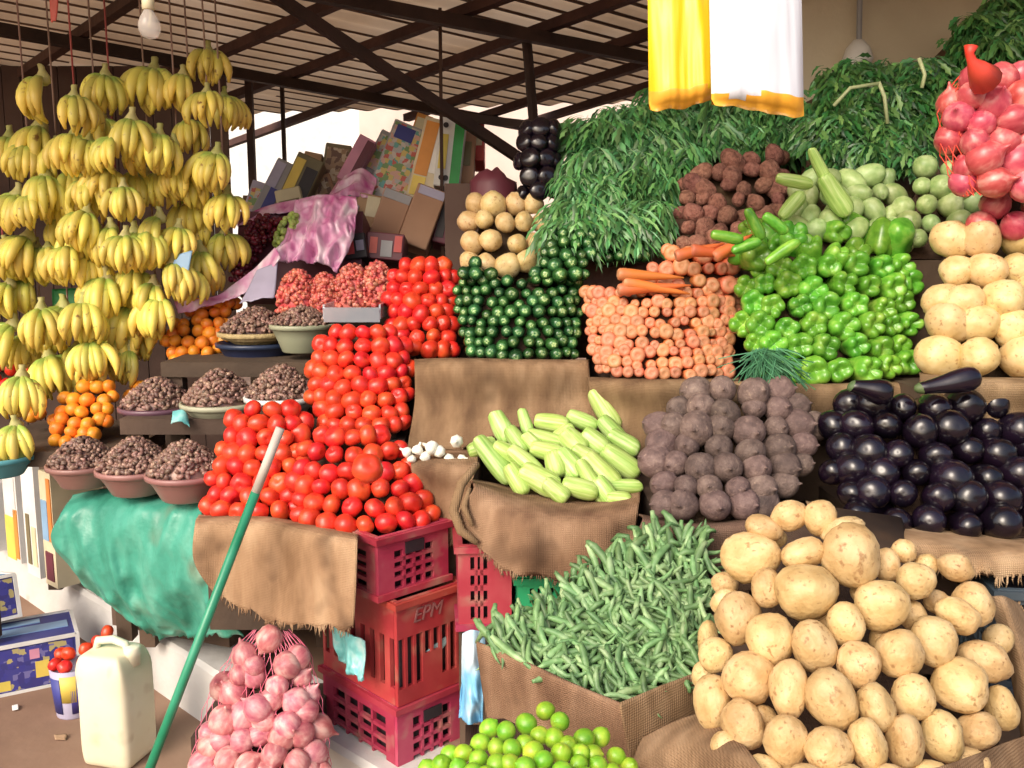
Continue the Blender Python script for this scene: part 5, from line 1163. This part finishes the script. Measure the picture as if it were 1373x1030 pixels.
sheet('blue_plastic', [L_((620, 850, 2.17), (634, 844, 2.15), (650, 848, 2.17)), L_((618, 900, 2.15), (632, 902, 2.12), (650, 900, 2.15)), L_((614, 962, 2.13), (628, 970, 2.1), (650, 964, 2.13))], 'blue_film', 'crumpled blue plastic sheet between red crates and okra sack', 'plastic film', nu=30, nv=36, amp=.03, fs=20, seed=4, ridge=True)
def ontocrate(u, z, off): # a point on the crate stack's left face (local y) or right face (local x)
    c = P(512, 722, CY_); q = Matrix.Rotation(cYaw, 3, 'Z') @ Vector(u); return Vector((c.x, c.y, 0)) + q + Vector((0, 0, z))
zc = kz-h1-h2*.5
pts_ = [[ontocrate((-.025, y, 0), zc + dz, 0) for y in (.19, .12, .05)] for dz in (.03, -.01, -.04, -.07)]
sheet('aqua_wrapper', pts_, 'aqua_film', 'crumpled aqua plastic bag stuck in the brick red crate', 'wrapper', nu=26, nv=26, amp=.05, fs=24, seed=2, ridge=True)
pts_ = [[ontocrate((x, -.012, 0), zc + dz + x*.3, 0) for x in (.11, .15, .2)] for dz in (-.06, -.085)]
sheet('aqua_wrapper', pts_, 'aqua_film', 'scrap of plastic showing on the right face of the brick red crate', 'wrapper', nu=14, nv=8, amp=.012, fs=30, seed=6)

# ================================================================== LOWER LEFT: jerrycan, pole, boxes, bucket
def jerrycan():
    Y = 2.72; base = gpt(162, 1014); Wm, Hm, Dm = px2m(80, base.y), px2m(163, base.y), .155
    r = empty('jerrycan', base, 'cream plastic jerrycan standing on the ground by the ledge', 'jerrycan', rz=R(-14))
    bm = bmesh.new(); bmesh.ops.create_cube(bm, size=1)
    bmesh.ops.scale(bm, vec=(Wm, Dm, Hm), verts=bm.verts); bmesh.ops.translate(bm, vec=(0, 0, Hm/2), verts=bm.verts)
    bmesh.ops.subdivide_edges(bm, edges=bm.edges[:], cuts=7, use_grid_fill=True)
    for v in bm.verts:
        t = v.co.z/Hm
        if t > .8: k_ = (t-.8)/.2; v.co.x *= 1-.2*k_*k_; v.co.y *= 1-.22*k_*k_; v.co.x -= .01*k_
        if abs(v.co.x) > Wm*.49 and abs(v.co.y) > Dm*.49: v.co.x *= .93; v.co.y *= .9
        if t < .02: v.co.x *= .96; v.co.y *= .94
        v.co *= 1 + .012*noise.noise(v.co*9)
    me = bpy.data.meshes.new('can_body'); bm.to_mesh(me); bm.free()
    for p in me.polygons: p.use_smooth = True
    o = link('can_body', me, M['jerrycan'], r); sd = o.modifiers.new('s', 'SUBSURF'); sd.levels = sd.render_levels = 1
    mb = MB(); mb.tube([(-.06, 0, Hm-.012), (-.05, 0, Hm+.022), (.0, 0, Hm+.03), (.04, 0, Hm+.02), (.05, 0, Hm-.012)], .012, 8); mb.build('handle', M['jerrycan'], r, smooth=True)
    vs, fs = lathe([(.02, Hm-.03), (.022, Hm-.002), (.024, Hm), (.024, Hm+.022), (.02, Hm+.026)], 16); link('cap', mesh('cap', [v + Vector((.062, 0, -.01)) for v in vs], fs), M['jerrycan'], r)
jerrycan()
a, b = gpt(196, 1048), P(376, 574, 2.2)
a = P(194, 1048, 2.1)
d = (b-a).normalized(); root = empty('green_pole', a, 'long green painted pole leaning on the tomato heap', 'pole')
foot = a - d*(a.z/d.z)
foot = a - d*.25
mb = MB(); mb.tube([foot - a, (b-a)*.82], .0115, 12); mb.build('pole_shaft', M['green_paint'], root, smooth=True)
mb = MB(); mb.tube([(b-a)*.82, b-a], .0112, 12); mb.build('bare_tip', M['bare_end'], root, smooth=True)

def bluebox(c, size, yaw, tilt, label):
    r = empty('printed_box', c, label, 'box', 'blue printed boxes'); r.rotation_euler = (tilt, 0, yaw)
    W, D, H = size
    mb = MB(); mb.box((0, 0, H/2), (W, D, H)); mb.build('box_body', M['c_blue'], r)
    e = .008
    mb = MB()
    for sx in (-1, 1):
        for sy in (-1, 1): mb.box((sx*W/2, sy*D/2, H/2), (e*1.6, e*1.6, H+.004))
    for z in (0.004, H):
        for sy in (-1, 1): mb.box((0, sy*D/2, z), (W-e*1.7, e*1.4, e*1.4))
        for sx in (-1, 1): mb.box((sx*W/2, 0, z), (e*1.4, D-e*1.7, e*1.4))
    mb.build('white_edging', M['c_white'], r)
    mb = MB(); mb.box((0, -D/2-.0005, H*.5), (W*.9, .004, H*.86)); mb.build('printed_panel', M['c_busyblue'], r)
    mb = MB(); mb.box((W*.12, -D/2-.002, H*.42), (W*.14, .004, H*.34)); mb.build('printed_fruit', M['c_yellow'], r); mb = MB(); mb.box((-W*.28, -D/2-.001, H*.2), (W*.14, .004, H*.2)); mb.build('printed_fruit', M['c_yellow'], r)
    mb = MB(); mb.box((W*.05, -D/2-.001, H*.76), (W*.1, .004, H*.2)); mb.build('printed_mark', M['c_pink'], r)
    mb = MB(); mb.box((0, 0, H+.001), (W*.86, D*.25, .004)); mb.build('printed_lid', M['c_sky'], r); mb = MB(); mb.box((-W*.1, D*.3, H+.001), (W*.5, D*.15, .004)); mb.build('printed_lid', M['c_sky'], r)
g0 = gpt(15, 934)
q = Matrix.Rotation(R(24), 3, 'Z') @ Vector((.05, .14, 0))
bluebox(g0 + Vector((q.x, q.y, 0)), (.30, .24, .17), R(30), 0, 'dark blue printed carton with white edges on the ground')
bluebox(gpt(-66, 930) + Vector((.02, .18, .178)), (.2, .2, .15), R(42), R(-14), 'tilted dark blue carton resting on the larger blue one')
# bucket with tomatoes
base = gpt(100, 955); Hb, rb = .165, .066
root = empty('printed_bucket', base, 'small blue and yellow printed bucket holding red tomatoes', 'bucket')
vs, fs = lathe([(rb*.78, 0), (rb*.8, .004), (rb, Hb), (rb*.95, Hb), (rb*.76, .03)], 24); link('bucket_body', mesh('bucket_body', vs, fs), M['c_lav'], root)
def band(z0, z1, a0, a1, m_, nm):
    vs, fs = [], []; n = 10
    for i in range(n+1):
        a = a0 + (a1-a0)*i/n
        for z in (z0, z1):
            for k in (1.004, 1.03): rr = (rb*.8+(rb*.2)*z/Hb)*k; vs.append((rr*math.cos(a), rr*math.sin(a), z))
    for i in range(n): b = i*4; fs += [(b, b+4, b+6, b+2), (b+1, b+3, b+7, b+5), (b+2, b+6, b+7, b+3), (b, b+1, b+5, b+4)]
    link(nm, mesh(nm, vs, fs), M[m_], root)
band(.02, .14, R(-140), R(-100), 'c_blue', 'printed_band'); band(.02, .10, R(-70), R(-20), 'c_blue', 'printed_band'); band(.06, .15, R(-98), R(-55), 'c_yellow', 'printed_fruit')
for i, (dx, dy, dz) in enumerate([(-.035, -.02, .0), (.0, -.035, .0), (.038, -.01, .0), (-.01, .01, .02), (.03, .03, .025), (-.04, .03, .01), (.06, .04, .045), (.08, .06, .07)]):
    item('tomato', base + Vector((dx*1.15, dy*1.15, Hb + .01 + dz)), rand_dir(), rand_dir(), .046, 'red tomato in the blue bucket, %s counted from the left' % ORD[[1, 3, 5, 2, 4, 0, 6, 7][i]], 'tomatoes in the bucket')
sheet('paper_scrap', [[gpt(16, 946, .004), gpt(24, 944, .012)], [gpt(17, 953, .004), gpt(25, 951, .006)]], 'c_white', 'tiny white paper scrap lying on the brown ground', 'litter', nu=5, nv=5, amp=.004, thick=.001, hem=.001)
sheet('paper_scrap', [[gpt(72, 985, .004), gpt(90, 984, .01)], [gpt(74, 992, .006), gpt(88, 993, .004)]], 'cardboard', 'torn brown cardboard scrap on the ground near the jerrycan', 'litter', nu=5, nv=5, amp=.004, thick=.001, hem=.002)
# cartons under the left counter
def standcarton(px, py0, py1, w_, Y, body, panels, label):
    p = P(px, py1, Y); W, H = px2m(w_, Y), px2m(py1-py0, Y)
    r = empty('carton', (p.x, p.y, p.z), label, 'carton', 'cartons under the left counter', R(-40)); r['kind'] = 'thing'
    mb = MB(); mb.box((0, .1, H/2), (W*1.2, .2, H)); mb.build('carton_body', M[body], r)
    for (u0, v0, u1, v1, m_) in panels:
        mb = MB(); mb.box(((u0+u1-1)/2*W*1.2, -.002, (v0+v1)/2*H), ((u1-u0)*W*1.2, .004, (v1-v0)*H)); mb.build('printed_panel', M['c_'+m_], r)
standcarton(-12, 640, 735, 40, 3.9, 'c_white', [(.1, .1, .5, .5, 'lav'), (.55, .3, .9, .9, 'grey')], 'white and lilac carton under the counter at the left edge')
standcarton(20, 625, 752, 36, 3.75, 'c_white', [(.05, .02, .7, .5, 'yellow'), (.7, .05, .95, .6, 'orange'), (.1, .55, .9, .95, 'white')], 'white carton with yellow print under the counter')
standcarton(46, 612, 772, 34, 3.55, 'c_white', [(.2, .1, .45, .55, 'olive'), (.6, .1, .9, .45, 'cream')], 'tall white carton with olive marks under the counter')
standcarton(70, 622, 786, 30, 3.4, 'c_cream', [(.1, .4, .6, .75, 'sky'), (.2, .05, .8, .3, 'maroon'), (.65, .4, .95, .95, 'orange')], 'cream carton with blue and brown print beside the tarpaulin')
